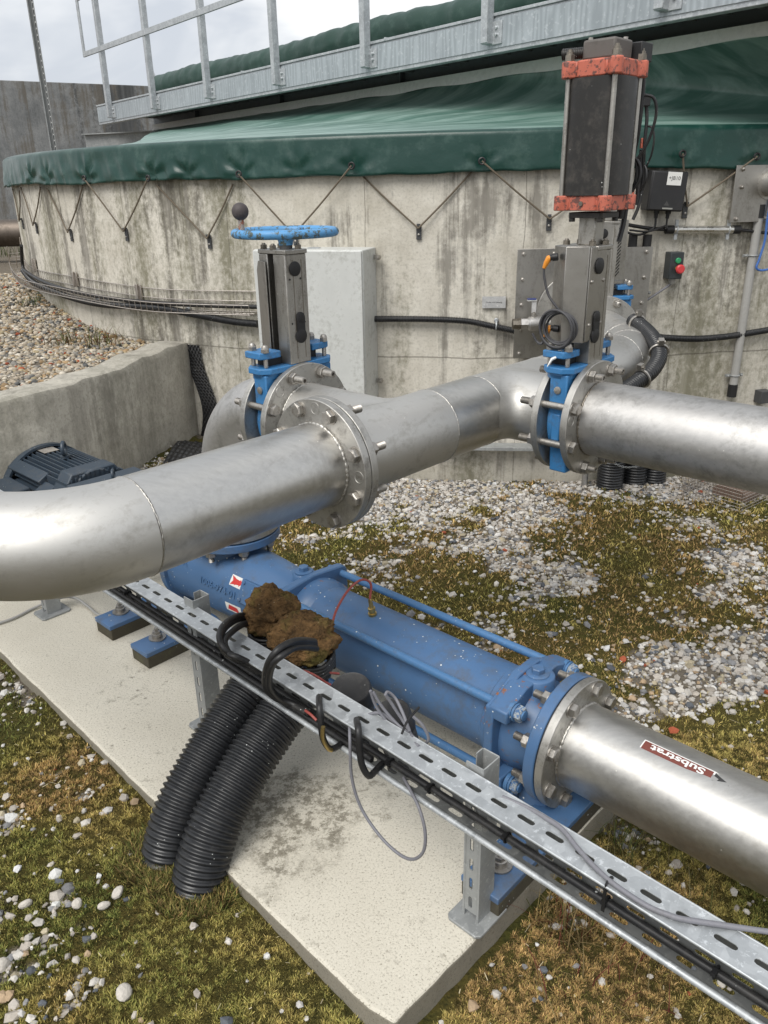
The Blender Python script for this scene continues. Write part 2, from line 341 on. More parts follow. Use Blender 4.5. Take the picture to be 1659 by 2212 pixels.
# damp stain on the slab around the hoses (a real mark)
dv = t.n('VectorMath'); dv.operation = 'DISTANCE'
t.l(t.co(), dv.inputs[0]); DV = dv
wob = t.noise(7, None, 7, .7); t.bump(gr, .35, .0025); t.bump(n2, .25, .006)
ds = t.math('ADD', dv.outputs['Value'], t.math('MULTIPLY', t.math('SUBTRACT', wob, .5), .9))
c = t.mix(t.math('MULTIPLY', t.ramp(t.math('MULTIPLY', ds, 1.5), [(.18, .8), (.38, 0.0)]), t.ramp(t.noise(42, None, 6, .8), [(.44, .9), (.56, .05)])), c, (.085, .072, .045))
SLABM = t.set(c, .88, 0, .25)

# ---------------------------------------------------------------- ground sheet
rl_y = np.array([0, 2.2, 2.45, 2.9, 3.2, 3.51, 3.71, 4.17, 4.54, 4.77, 4.92]); rl_x = np.array([-90, -60, -6., -3.1, -2.25, -1.72, -1.55, -1.40, -1.31, -1.21, -1.18])
def sstep(a, b, x): t_ = np.clip((x-a)/(b-a), 0, 1); return t_*t_*(3-2*t_)
def bank_mask(x, y): xl = np.interp(y, rl_y, rl_x); return sstep(0, 1, np.clip((xl-.09-x)/.05, 0, 1))
def moss_amt(x, y):                     # where moss has closed over the gravel
    n = .5+(fbm(x*2.6+3, y*2.6+7, 5, 7, .70)-.5)*1.6
    P = np.stack([x, y, 0*x-CAM_H], -1); d = np.maximum(P@cf, .05); u = 829.5+FPX*(P@cr)/d; v = 1106-FPX*(P@cu)/d; u = np.clip(u, -900, 2600); v = np.clip(v, 300, 3200)
    n = n+.16*(vnoise(x*19, y*19, 71)-.5)
    for cx, cy, w_, h_, am in MOSS_SPOTS: n = n+.8*am*np.exp(-((u-cx)/w_)**2-((v-cy)/h_)**2)
    return n
MOSS_SPOTS = [(800, 1115, 190, 60, -.30), (1060, 1200, 110, 45, -.20), (1215, 1290, 110, 32, -.16), (1430, 1405, 150, 42, -.20), (1600, 1480, 110, 45, -.20), (1180, 1470, 260, 70, .32), (1560, 1320, 130, 28, .14), (1150, 1055, 420, 24, -.22), (1500, 1085, 200, 22, -.1),
    (30, 1800, 55, 40, -.34), (330, 2150, 100, 42, -.34), (110, 1975, 60, 22, -.2), (250, 1700, 220, 260, .14), (480, 2000, 160, 110, .15), (1300, 1165, 300, 42, .22), (1540, 1190, 200, 60, .20), (670, 1190, 90, 30, .25), (880, 1290, 190, 75, .28), (1110, 1400, 210, 85, .30), (1130, 1240, 60, 20, .1),
    (1350, 1640, 300, 120, .24), (1500, 1900, 400, 250, .30), (1150, 2150, 500, 250, .30), (250, 1800, 330, 420, .24), (420, 2180, 500, 120, .08), (640, 1250, 60, 60, .2)]
MOSS_T = .50
def gz(x, y):
    bm = bank_mask(x, y)
    bank = .69+.03*(fbm(x*2, y*2, 9)-.5)+.17*np.clip(y-5.2, 0, 1.3)-.0*x
    g = .14*sstep(-.5, -1.2, x)*sstep(3.3, 4.1, y)
    s = x*B[0]+y*B[1]; tt = x*A[0]+y*A[1]
    g = g+.035*sstep(1.1, .8, tt)*sstep(-.7, -1.2, s)-.02*sstep(-.8, -.6, s)*sstep(1.9, 1.5, tt)
    m = sstep(MOSS_T-.03, MOSS_T+.06, moss_amt(x, y))
    g = g+m*(.008+.022*(fbm(x*11, y*11, 31, 3)-.35))+.008*(fbm(x*16, y*16, 21, 3)-.5)
    return g*(1-bm)+bank*bm
def axis(fine0, fine1, st, lim):
    a = list(np.arange(fine0, fine1+1e-6, st)); d = st; x = a[-1]; 
    while x < lim: d *= 1.25; x += d; a.append(x)
    d = st; x = a[0]; b = []
    while x > -lim: d *= 1.25; x -= d; b.append(x)
    return np.array(b[::-1]+a)
gx = axis(-3.0, 2.9, .014, 220); gy = axis(.3, 5.2, .014, 220)
X, Y = np.meshgrid(gx, gy); Zg = gz(X, Y)
nx, ny = len(gx), len(gy)
me = bpy.data.meshes.new('ground'); me.vertices.add(nx*ny); me.vertices.foreach_set('co', np.stack([X, Y, Zg], -1).astype(np.float32).ravel())
idx = (np.arange(nx-1)[None, :]+nx*np.arange(ny-1)[:, None]).ravel(); q = np.stack([idx, idx+1, idx+nx+1, idx+nx], 1)
me.loops.add(q.size); me.loops.foreach_set('vertex_index', q.ravel().astype(np.int32)); me.polygons.add(len(q))
me.polygons.foreach_set('loop_start', (np.arange(len(q))*4).astype(np.int32)); me.polygons.foreach_set('loop_total', np.full(len(q), 4, np.int32))
me.polygons.foreach_set('use_smooth', np.ones(len(q), bool)); me.update()
at = me.attributes.new('moss', 'FLOAT', 'POINT'); at.data.foreach_set('value', (sstep(MOSS_T-.03, MOSS_T+.03, moss_amt(X, Y))*(1-bank_mask(X, Y))).astype(np.float32).ravel())
gro = bpy.data.objects.new('ground', me); COL.objects.link(gro); tag(gro, kind='structure')
t = NT('ground_soil'); ma = t.n('Attribute'); ma.attribute_name = 'moss'
n1 = t.noise(5, None, 6, .65); n2 = t.noise(60, None, 5, .75); n3 = t.noise(2.2, None, 5, .6)
soil = t.mix(n2, (.075, .062, .046), (.24, .21, .17)); mo = t.mix(t.ramp(t.mix(.4, n3, n1), [(.40, 0.0), (.60, 1.0)]), (.055, .058, .014), (.10, .075, .022))
mo = t.mix(t.ramp(n2, [(.35, .75), (.55, 0.0)]), mo, (.028, .030, .010)); c = t.mix(ma.outputs['Fac'], soil, mo)
t.bump(n2, .8, .012); t.bump(t.voro(120), .5, .006); me.materials.append(t.set(c, .95, 0, .15))

# ---------------------------------------------------------------- stones and moss tufts
def blob_mesh(P, S, col, name, m, seed=1, kind='stuff', flat=.7, rnd=False):
    """many small irregular stones in one mesh: P centres, S sizes, col colours"""
    rg = np.random.RandomState(seed); N = len(P)
    ph = (1+5**.5)/2; iv = np.array([(-1, ph, 0), (1, ph, 0), (-1, -ph, 0), (1, -ph, 0), (0, -1, ph), (0, 1, ph), (0, -1, -ph), (0, 1, -ph), (ph, 0, -1), (ph, 0, 1), (-ph, 0, -1), (-ph, 0, 1)])/1.902
    fa = np.array([(0, 11, 5), (0, 5, 1), (0, 1, 7), (0, 7, 10), (0, 10, 11), (1, 5, 9), (5, 11, 4), (11, 10, 2), (10, 7, 6), (7, 1, 8), (3, 9, 4), (3, 4, 2), (3, 2, 6), (3, 6, 8), (3, 8, 9), (4, 9, 5), (2, 4, 11), (6, 2, 10), (8, 6, 7), (9, 8, 1)])
    v = iv[None]*(1+rg.uniform(-.3, .22, (N, 12, 1))*(.55 if rnd else 1)); sc = rg.uniform(.65, 1.15, (N, 1, 3)); v = v*sc
    a = rg.uniform(0, 6.283, (N, 3)); ca, sa = np.cos(a), np.sin(a)
    def rot(v, i, j, k): x = v[..., i]*ca[:, k:k+1]-v[..., j]*sa[:, k:k+1]; y = v[..., i]*sa[:, k:k+1]+v[..., j]*ca[:, k:k+1]; v = v.copy(); v[..., i] = x; v[..., j] = y; return v
    v = rot(rot(v, 0, 2, 0), 1, 2, 1); v[..., 2] *= flat; v = rot(v, 0, 1, 2)
    v = v*S[:, None, None]+P[:, None, :]
    f = (fa[None]+12*np.arange(N)[:, None, None]).reshape(-1, 3)
    return tri_mesh(v.reshape(-1, 3), f, np.repeat(col, 12, 0), name, m, kind, rnd)
def tri_mesh(v, f, col, name, m, kind, smooth=False):
    me = bpy.data.meshes.new(name); me.vertices.add(len(v)); me.vertices.foreach_set('co', v.astype(np.float32).ravel())
    me.loops.add(f.size); me.loops.foreach_set('vertex_index', f.ravel().astype(np.int32)); me.polygons.add(len(f))
    me.polygons.foreach_set('loop_start', (np.arange(len(f))*3).astype(np.int32)); me.polygons.foreach_set('loop_total', np.full(len(f), 3, np.int32))
    me.polygons.foreach_set('use_smooth', np.full(len(f), smooth, bool))
    me.update(); at = me.color_attributes.new('tint', 'FLOAT_COLOR', 'POINT')
    at.data.foreach_set('color', np.concatenate([col, np.ones((len(col), 1))], 1).astype(np.float32).ravel())
    me.materials.append(m); o = bpy.data.objects.new(name, me); COL.objects.link(o); tag(o, kind=kind); return o
t = NT('stone'); at_ = t.n('Attribute'); at_.attribute_name = 'tint'; n_ = t.noise(140, None, 4, .7)
STONE = t.set(t.mix(.75, at_.outputs['Color'], t.mix(n_, .35, 1.15), 'MULTIPLY'), .85, 0, .25)
t.bump(n_, .4, .002)
t = NT('moss_tuft'); at_ = t.n('Attribute'); at_.attribute_name = 'tint'; MOSSM = t.set(at_.outputs['Color'], .8, 0, .2)
rg = np.random.RandomState(4)
def stone_cols(N, rg, warm=0.0):
    pal = np.array([(.60, .57, .52), (.50, .46, .41), (.68, .66, .63), (.42, .38, .33), (.27, .27, .275), (.12, .13, .145), (.42, .31, .20), (.48, .42, .30), (.38, .10, .05)])
    if warm: pal = pal*np.array([.90, .85, .75])
    pr = np.array([.25, .19, .16, .12, .10, .06, .05, .065, .005]) if warm == 0 else np.array([.12, .16, .10, .18, .15, .07, .12, .08, .02])
    c = pal[rg.choice(9, N, p=pr/pr.sum())]; return np.minimum(c*rg.uniform(.75, 1.2, (N, 1)), .74)
inslab = lambda x, y: ((x*B[0]+y*B[1] < -.70) & (x*A[0]+y*A[1] > .745+.0335*(-.72-(x*B[0]+y*B[1]))) & (x*A[0]+y*A[1] < 1.80))
intank = lambda x, y: (np.hypot(x-TC[0], y-TC[1]) < TR+.0)
def vis(x, y, z, mg=.03):
    P = np.stack([x, y, z-CAM_H], -1); d = P@cf; u = FPX*(P@cr)/d/829.5; v = FPX*(P@cu)/d/1106
    return (d > .1) & (np.abs(u) < 1+mg*4) & (np.abs(v) < 1+mg*4)
# gravel at the foot of the tank and round the pump
N = 170000; x = rg.uniform(-2.2, 3.0, N); y = rg.uniform(.35, 4.7, N); z = gz(x, y)
dist = np.hypot(x, y); mo_ = moss_amt(x, y)
mo_ = mo_+.10*(vnoise(x*40, y*40, 61)-.5); pr = .035+.90*sstep(MOSS_T+.17, MOSS_T-.16, mo_)
keep = (rg.rand(N) < pr) & ~inslab(x, y) & ~intank(x, y) & (bank_mask(x, y) < .02) & vis(x, y, z)
x, y, z = x[keep], y[keep], z[keep]; N = len(x); S = rg.lognormal(math.log(.0074), .45, N); S = np.clip(S, .003, .020)
blob_mesh(np.stack([x, y, z+S*.25], 1), S, stone_cols(N, rg), 'gravel', STONE, 2)
n_gravel = N
N = 60000; x = rg.uniform(-4.6, -1.1, N); y = rg.uniform(2.7, 7.5, N); z = gz(x, y)
keep = (bank_mask(x, y) > .9) & ~intank(x, y) & vis(x, y, z); x, y, z = x[keep], y[keep], z[keep]; N = len(x); S = np.clip(rg.lognormal(math.log(.0125), .3, N), .007, .028)
blob_mesh(np.stack([x, y, z+S*.3], 1), S, stone_cols(N, rg, 1), 'gravel', STONE, 3, rnd=True)
# moss: small upright leaflets
def tufts(x, y, z, h, wd, col, name, rg, lean=1.5):
    N = len(x); a = rg.uniform(0, 6.283, N); ln = rg.uniform(0, lean, N); b = rg.uniform(0, 6.283, N)
    tip = np.stack([x+h*ln*np.cos(b), y+h*ln*np.sin(b), z+h], 1); l = np.stack([x-wd*np.cos(a), y-wd*np.sin(a), z-.002], 1); r_ = np.stack([x+wd*np.cos(a), y+wd*np.sin(a), z-.002], 1)
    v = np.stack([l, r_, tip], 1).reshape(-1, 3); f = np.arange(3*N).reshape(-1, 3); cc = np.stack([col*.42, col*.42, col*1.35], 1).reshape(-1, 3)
    return tri_mesh(v, f, cc, name, MOSSM, 'stuff')
N = 1300000; N2 = 1500000; x = np.concatenate([rg.uniform(-1.9, 2.6, N), rg.uniform(-1.15, 1.25, N2)]); y = np.concatenate([rg.uniform(.4, 4.3, N), rg.uniform(.4, 2.0, N2)]); N = N+N2; dist = np.sqrt(x*x+y*y+CAM_H**2)
mo_ = moss_amt(x, y)+.10*(vnoise(x*40, y*40, 61)-.5); pr = sstep(MOSS_T-.18, MOSS_T+.10, mo_)*np.clip((1.9/dist)**2, .1, 1)
keep = (rg.rand(N) < pr) & ~inslab(x, y) & ~intank(x, y) & (bank_mask(x, y) < .02); x, y = x[keep], y[keep]; z = gz(x, y)
k2 = vis(x, y, z); x, y, z = x[k2], y[k2], z[k2]; N = len(x)
tn = fbm(x*2.2, y*2.2, 77, 5)+.10*(rg.rand(N)-.5)-.085*(x*A[0]+y*A[1] < .95)+.02; far_ = np.clip(np.hypot(x, y)/2.2, .8, 1.9)
pal = np.array([(.080, .095, .026), (.150, .148, .042), (.240, .198, .066), (.245, .165, .070), (.12, .13, .03)])
ci = np.clip(((tn-.30)/.40*4), 0, 3.999); c0 = pal[ci.astype(int)]; c1 = pal[np.minimum(ci.astype(int)+1, 3)]; col = c0+(c1-c0)*(ci % 1)[:, None]
cl = vnoise(x*75, y*75, 91)*.6+vnoise(x*160, y*160, 92)*.4; col = col*(.30+1.75*sstep(.25, .75, cl))[:, None]*rg.uniform(.3, 1.7, (N, 1)); tip_ = rg.rand(N) < .13; col[tip_] = np.array([.46, .38, .12])*rg.uniform(.6, 1.2, (tip_.sum(), 1))
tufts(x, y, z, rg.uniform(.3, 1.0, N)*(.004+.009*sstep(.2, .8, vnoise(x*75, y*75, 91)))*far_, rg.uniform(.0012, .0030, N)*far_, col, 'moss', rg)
n_moss = N
# moss heaped round the feet of the two thick hoses
xx = []; yy = []
for c_ in (Wp(-1.326, .715, 0), Wp(-1.459, .715, 0)):
    r_ = rg.uniform(.058, .115, 9000); a_ = rg.uniform(0, 6.283, 9000); xx.append(c_[0]+r_*np.cos(a_)); yy.append(c_[1]+r_*np.sin(a_))
x = np.concatenate(xx); y = np.concatenate(yy); k_ = ~inslab(x, y); x, y = x[k_], y[k_]; N = len(x); cl = vnoise(x*75, y*75, 91); z = gz(x, y)+rg.uniform(0, .012, N)
c0 = pal[rg.randint(0, 4, N)]*(.4+1.4*cl)[:, None]*rg.uniform(.4, 1.6, (N, 1)); tufts(x, y, z, rg.uniform(.006, .022, N), rg.uniform(.0010, .0024, N), c0, 'moss', rg)
# dead straw bits and short dry blades lying on the moss
N = 1500; x = rg.uniform(-1.6, 2.3, N); y = rg.uniform(.4, 3.4, N); keep = ~inslab(x, y); x, y = x[keep], y[keep]; z = gz(x, y); N = len(x)
a = rg.uniform(0, 6.283, N); ln = rg.lognormal(math.log(.009), .5, N); wd = rg.uniform(.0004, .0011, N); d_ = np.stack([np.cos(a), np.sin(a), rg.uniform(-.1, .35, N)], 1)*ln[:, None]; sd_ = np.stack([-np.sin(a), np.cos(a), 0*a], 1)*wd[:, None]
p0 = np.stack([x, y, z+.010], 1); v = np.stack([p0-sd_, p0+sd_, p0+d_+sd_, p0+d_-sd_], 1).reshape(-1, 3); k = 4*np.arange(N)
f = np.concatenate([np.stack([k, k+1, k+2], 1), np.stack([k, k+2, k+3], 1)]); col = np.repeat(np.array([[.50, .43, .28]])*rg.uniform(.5, 1.2, (N, 1)), 4, 0)
tri_mesh(v, f, col, 'dead_straw', MOSSM, 'stuff')
def grass(cx, cy, r, n, hmin, hmax, cols, name, seed, lean=.9, wd=.0016):
    rg = np.random.RandomState(seed); V_ = []; F_ = []; C_ = []
    for i in range(n):
        a = rg.uniform(0, 6.283); q_ = r*math.sqrt(rg.rand()); x0 = cx+q_*math.cos(a); y0 = cy+q_*math.sin(a); z0 = float(gz(np.array([x0]), np.array([y0]))[0])
        b = rg.uniform(0, 6.283); h = rg.uniform(hmin, hmax); ll = rg.uniform(.2, lean); sd_ = np.array([-math.sin(b), math.cos(b), 0])*wd; c_ = np.array(cols[rg.randint(len(cols))])*rg.uniform(.7, 1.2); k = len(V_)
        for j in range(5):
            u = j/4; p = np.array([x0+math.cos(b)*h*ll*u**1.7, y0+math.sin(b)*h*ll*u**1.7, z0+h*(u-.45*ll*u*u)]); w_ = sd_*(1-.85*u)
            V_ += [p-w_, p+w_]; C_ += [c_*(.6+.4*u)]*2
        for j in range(4): q0 = k+2*j; F_ += [(q0, q0+1, q0+3), (q0, q0+3, q0+2)]
    return tri_mesh(np.array(V_), np.array(F_), np.array(C_), name, MOSSM, 'stuff')
g1 = atZ(1215, 2000, 0); g2 = atZ(1430, 1900, 0); g3 = atZ(1300, 2120, 0); g4 = atZ(1330, 1830, .0)
grass(g1[0], g1[1], .07, 90, .05, .15, [(.22, .17, .07), (.10, .11, .03), (.28, .20, .09), (.16, .05, .03)], 'dry_grass', 1)
grass(g2[0], g2[1], .14, 120, .04, .12, [(.12, .13, .04), (.24, .20, .10)], 'dry_grass', 2, wd=.001)
grass(g3[0], g3[1], .16, 50, .04, .10, [(.25, .19, .09), (.16, .04, .03)], 'dry_grass', 3)
grass(g4[0], g4[1], .06, 45, .05, .14, [(.10, .13, .04), (.17, .15, .06)], 'dry_grass', 4)
for i, (px, py, n_, r_) in enumerate([(140, 735, 60, .12), (225, 735, 90, .16), (12, 558, 160, .35), (75, 690, 40, .1)]):
    p = atZ(px, py, .72 if i != 2 else .88); grass(p[0], p[1], r_, n_, .05, .16 if i != 2 else .3, [(.16, .09, .04), (.12, .13, .04)] if i < 2 else [(.06, .09, .03), (.10, .12, .04)], 'dry_grass', 10+i, wd=.003)

# ---------------------------------------------------------------- slab
zs = .08
m_ = M(); rgd = random.Random(3)
S0, S1, T0, T1 = -4.6, -.725, .755, 1.74
edge = []
def jitter_line(p, q, n): return [(p[0]+(q[0]-p[0])*i/n+rgd.uniform(-.0018, .0018), p[1]+(q[1]-p[1])*i/n+rgd.uniform(-.0018, .0018)) for i in range(n)]
poly = jitter_line((S0, T0+.13), (S1-.01, T0-.004), 80)+jitter_line((S1, T0+.01), (S1+.02, T1), 24)+jitter_line((S1, T1), (S0, T1), 10)+jitter_line((S0, T1), (S0, T0+.13), 6)
m_.prism(poly, UP*-.12, B, A, UP*(zs+.12))
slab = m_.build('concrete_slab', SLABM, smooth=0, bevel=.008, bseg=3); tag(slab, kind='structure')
hp = atZ(612, 1752, zs)-np.array(slab.location); DV.inputs[1].default_value = tuple(hp)

# ---------------------------------------------------------------- retaining wall
ctr = [np.array([xx, yy, 0]) for yy, xx in zip(rl_y[2:], rl_x[2:])]; ctr = resample(catmull(ctr, 10), .08)
nl = []
for i in range(len(ctr)):
    d = nrm(ctr[min(i+1, len(ctr)-1)]-ctr[max(i-1, 0)]); nl.append(np.array([-d[1], d[0], 0]))
R = []
for i, (p, n_) in enumerate(zip(ctr, nl)):
    zt = .735+.012*math.sin(i*.9)*math.sin(i*.37)+.006*rgd.uniform(-1, 1)
    prof = [(0, -.15), (0, zt-.03), (.012, zt-.008), (.035, zt), (.165, zt+.004), (.19, zt-.008), (.2, zt-.03), (.2, -.15)]
    R.append(np.array([p+n_*a_+UP*b_ for a_, b_ in prof]))
wob = lambda q: q
m_ = M(); m_.rings(R)
rw = m_.build('retaining_wall', WALLM, smooth=40)
tag(rw, 'low curved stained concrete retaining wall holding back the gravel bank beside the tank', 'wall')
if np.dot(np.array(rw.data.polygons[3].normal), [0, 0, 1]) < 0 and False: pass
# dimpled membrane between the wall end and the tank
m_ = M(); P0 = np.array([-1.17, 4.99]); a0 = math.atan2(P0[1]-TC[1], P0[0]-TC[0])
def mem_patch(m_, p_fn, nu, nv):
    V_ = [p_fn(i/nu, j/nv) for j in range(nv+1) for i in range(nu+1)]; F_ = [(j*(nu+1)+i, j*(nu+1)+i+1, (j+1)*(nu+1)+i+1, (j+1)*(nu+1)+i) for j in range(nv) for i in range(nu)]
    m_.add(V_, F_)
def mem(u, v):
    a_ = a0+.012+.028*u+.010*math.sin(v*5); off = .014+.006*(math.sin(u*30)*math.sin(v*95)); q_ = TC+(TR+off)*np.array([math.cos(a_), math.sin(a_)]); return np.array([q_[0], q_[1], .12+.60*v])
mem_patch(m_, mem, 40, 120); m_.box(Wp(0, 0, 0)+np.array([-1.05, 4.86, .40]), .002, .002, .25)
mb = m_.build('dimpled_membrane', RUBBER, smooth=60); tag(mb, 'black dimpled drainage membrane standing between retaining wall end and tank', 'membrane')
m_ = M()
def mem2(u, v): x_ = -1.25+.62*u; y_ = 4.22+.42*v+.12*u; return np.array([x_, y_, .155+.03*math.sin(u*4+v*2)+.009*math.sin(u*62)*math.sin(v*44)])
mem_patch(m_, mem2, 90, 60); mb = m_.build('dimpled_membrane', RUBBER, smooth=60); tag(mb, 'black dimpled membrane lying flat on the ground at the retaining wall foot', 'membrane')

# ---------------------------------------------------------------- tank
tank = thing('concrete_tank', 'round pale concrete tank with olive streaks under a green cover', 'tank', (TC[0], TC[1], -.2))
def cyl_wall(r, z0, z1, nu=240, nv=12, flip=False):
    V_ = []; UV = []
    for j in range(nv+1):
        for i in range(nu+1):
            a_ = -math.pi/2-math.pi+2*math.pi*i/nu; z = z0+(z1-z0)*j/nv; V_.append((TC[0]+r*math.cos(a_), TC[1]+r*math.sin(a_), z)); UV.append(((a_)*r, z))
    F_ = [(j*(nu+1)+i, j*(nu+1)+i+1, (j+1)*(nu+1)+i+1, (j+1)*(nu+1)+i) for j in range(nv) for i in range(nu)]
    return np.array(V_), F_, UV
V_, F_, UV = cyl_wall(TR, -.2, 1.83)
V2, F2, UV2 = cyl_wall(TR-.22, 1.83, .3)
m_ = M(); m_.add(V_, F_); m_.add(V2, F2)
n1_ = len(V_); top0 = n1_-241; m_.f += [(top0+i, top0+i+1, n1_+i+1, n1_+i) for i in range(240)]
wl = m_.build('wall', TANKM, tank, smooth=60); uvl = wl.data.uv_layers.new(name='UVMap'); AU = UV+UV2
for lp in wl.data.loops: uvl.data[lp.index].uv = AU[lp.vertex_index]
# green cover: flap round the rim, and the tight sheet rising to the walkway beam
def green(name, r, c1=(.010, .062, .047), c2=(.020, .098, .075)):
    t = NT(name); n1 = t.noise(3, None, 5, .6); c = t.mix(n1, c1, c2); c = t.mix(t.ramp(t.noise(9, None, 7, .7), [(.5, 0.0), (.75, .35)]), c, (.12, .19, .165))
    t.bump(t.noise(14, None, 3), .08, .02); return t.set(c, t.ramp(n1, [(.2, r), (.8, r+.12)]), 0, .5)
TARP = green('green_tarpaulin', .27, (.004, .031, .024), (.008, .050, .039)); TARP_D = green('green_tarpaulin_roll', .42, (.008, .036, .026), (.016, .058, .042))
t = TARP
t = NT('green_cover_sky_sheen'); n1 = t.noise(3, None, 5, .6); c = t.mix(n1, (.052, .128, .102), (.095, .185, .155))  # base paler than the flap: the sky's reflection is painted in
mp_ = t.n('Mapping'); tcx = t.n('TexCoord'); t.l(tcx.outputs['Object'], mp_.inputs[0]); mp_.inputs['Rotation'].default_value = (0, 0, math.radians(68)); mp_.inputs['Scale'].default_value = (.32, 2.4, 1); st = t.noise(3.2, mp_.outputs[0], 7, .62, .5); c = t.mix(t.ramp(st, [(.40, 0.0), (.66, .75)]), c, (.30, .42, .38))  # diagonal pale streaks: painted highlights of the taut sheet, plus scrapes
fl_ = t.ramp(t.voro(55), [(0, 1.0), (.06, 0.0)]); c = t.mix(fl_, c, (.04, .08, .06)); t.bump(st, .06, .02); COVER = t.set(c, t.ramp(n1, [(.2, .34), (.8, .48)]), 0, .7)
HZ = 1.84
EYES = [math.atan2(p[1]-TC[1], p[0]-TC[0]) for p in [wall(x_, y_, .07) for x_, y_ in ((181, 385), (319, 385), (515, 376), (759, 358), (1041, 348), (1475, 332), (1636, 338), (95, 395), (60, 395), (400, 395), (640, 385))]]
EYES = [e_-2*math.pi if e_ > 0 else e_ for e_ in EYES]
def flap_pt(a_, v):                     # v 0 top crease .. 1 lower hem
    arr = lambda k: np.array([k]); wr = math.sin(min(v*1.15, 1)*math.pi*.5); left = sstep(-1.75, -2.25, a_)
    r1 = 1-abs(2*fbm(arr(a_*13+v*.8), arr(v*1.3+.5), 3, 2)[0]-1); r2 = 1-abs(2*fbm(arr(a_*42-v*.9), arr(v*.6+4), 9, 2)[0]-1)
    d = (.012*(r1-.6)+.018*(r2-.6)*(.12+1.1*left))*wr
    for k_, e_ in enumerate(EYES):
        dx = (a_-e_)*TR
        if abs(dx) < .22:
            dy = (.86-v)*.19; rr_ = math.hypot(dx, dy); an = math.atan2(dx, dy+1e-6)
            d += -.016*math.exp(-(rr_/.05)**2)+.006*math.cos(an*6+k_)*math.exp(-((rr_-.07)/.05)**2)*(.4+left)
    rad = TR+.032+.012*v+d
    zb = 1.652+.022*(fbm(arr(a_*9), arr(1.5), 8, 3)[0]-.5)*2+.005*(fbm(arr(a_*40), arr(2.5), 8, 2)[0]-.5)*2
    return np.array([TC[0]+rad*math.cos(a_), TC[1]+rad*math.sin(a_), HZ-.004+(zb-HZ)*v])
A0, A1 = math.radians(-188), math.radians(-35); NU = 900; NV = 14
V_ = []
for i in range(NU+1):
    a_ = A0+(A1-A0)*i/NU
    for r_, z_ in ((-.03, .012), (.012, .012), (.026, .004)): V_.append((TC[0]+(TR+r_)*math.cos(a_), TC[1]+(TR+r_)*math.sin(a_), HZ+z_-.006))
    for j in range(NV+1): V_.append(flap_pt(a_, .04+.96*j/NV))
k = NV+4; F_ = [(i*k+j, i*k+j+1, (i+1)*k+j+1, (i+1)*k+j) for i in range(NU) for j in range(k-1)]
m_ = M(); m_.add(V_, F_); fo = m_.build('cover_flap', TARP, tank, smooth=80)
so_ = fo.modifiers.new('thick', 'SOLIDIFY'); so_.thickness = .002; so_.offset = 0
# sheet
L0 = atZ(333, 281, 2.25); L1 = atZ(1700, 68, 2.25); NU = 260; NV = 40; V_ = []
aL = math.atan2(atZ(292, 318, HZ)[1]-TC[1], atZ(292, 318, HZ)[0]-TC[0])
aR = math.radians(-62)
for i in range(NU+1):
    u = i/NU; a_ = aL+(aR-aL)*u; p0 = np.array([TC[0]+(TR+.0)*math.cos(a_), TC[1]+(TR+.0)*math.sin(a_), HZ+.006]); p1 = L0+(L1-L0)*min(1, u*1.02)
    for j in range(NV+1):
        v = j/NV; p = p0*(1-v)+p1*v; wr = math.sin(math.pi*v); x_ = u*30+v*9
        p = p+UP*(-.03*wr*(1-.4*v)+wr*(.005*math.sin(x_*.9+2*math.sin(v*3))+.014*(fbm(np.array([x_*.55]), np.array([v*2.2]), 5, 3)[0]-.5)*2)); V_.append(p)
k = NV+1; F_ = [(i*k+j, (i+1)*k+j, (i+1)*k+j+1, i*k+j+1) for i in range(NU) for j in range(NV)]
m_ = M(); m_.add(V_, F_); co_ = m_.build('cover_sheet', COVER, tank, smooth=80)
so_ = co_.modifiers.new('thick', 'SOLIDIFY'); so_.thickness = .002; so_.offset = -1
# pale hem along the upper edge, and the steel angle it is fixed to
m_ = M(); dW = nrm((L1-L0)*[1, 1, 0]); nW = np.array([-dW[1], dW[0], 0]); 
if nW[1] < 0: nW = -nW                   # horizontal normal pointing away from the camera
hp_ = []
for i in range(161):
    u = i/160; p = L0+(L1-L0)*u; hp_.append([p+UP*(-.012+.007*math.sin(u*60))-nW*.03, p+UP*.055-nW*.02, p+UP*.06+nW*.05, p+nW*.05])
m_.rings([np.array(r_) for r_ in hp_]); m_.build('cover_hem', paint('pale_hem', (.84, .82, .78), .6, amt=.2, spk=None), tank, smooth=60)

# eyelets and lacing: the cord leaves an eyelet, goes to an anchor plate on the wall and back up
anch = []
def V3(px, py, off): return wall(px, py, off)
def lacing(e1, an, e2, lab, under=(False, False)):
    pa = V3(*an, .02); n_ = wn_at(pa); th_ = nrm(np.cross(UP, n_))
    m_ = M()
    for e_, un in ((e1, under[0]), (e2, under[1])):
        if e_ is None: continue
        pe = V3(*e_, .012 if un else .068); q_ = pa*.5+pe*.5-UP*.004; m_.tube(catmull([pe, q_, pa+n_*.01], 6), .0048, 7)
        if not un:
            et = M(); et.torus(pe-n_*.002, n_, .014, .0055, 20, 8); et.build('eyelet', RUBBER, tank)
    lc = m_.build('lacing_cord', ROPE); tag(lc, lab, 'cord', 'cords lacing the green cover to the tank')
    return pa, n_
def anchor_plate(pa, n_, lab):
    m_ = M(); th_ = nrm(np.cross(UP, n_)); c_ = pa-UP*.022-n_*.012; m_.box(c_, .013, .004, .035, th_, n_, UP); m_.box(c_+UP*.038+n_*.008, .008, .012, .006, th_, n_, UP)
    o = thing('cord_anchor', lab, 'anchor', pa-UP*.06, 'anchor plates for the cover cords')
    m_.build('plate', IRON, o, bevel=.001); s_ = M(); s_.lathe(c_+n_*.003-UP*.01, n_, [(0, .006), (.005, .006), (.007, .002)], 6); s_.build('screw', BOLT, o)
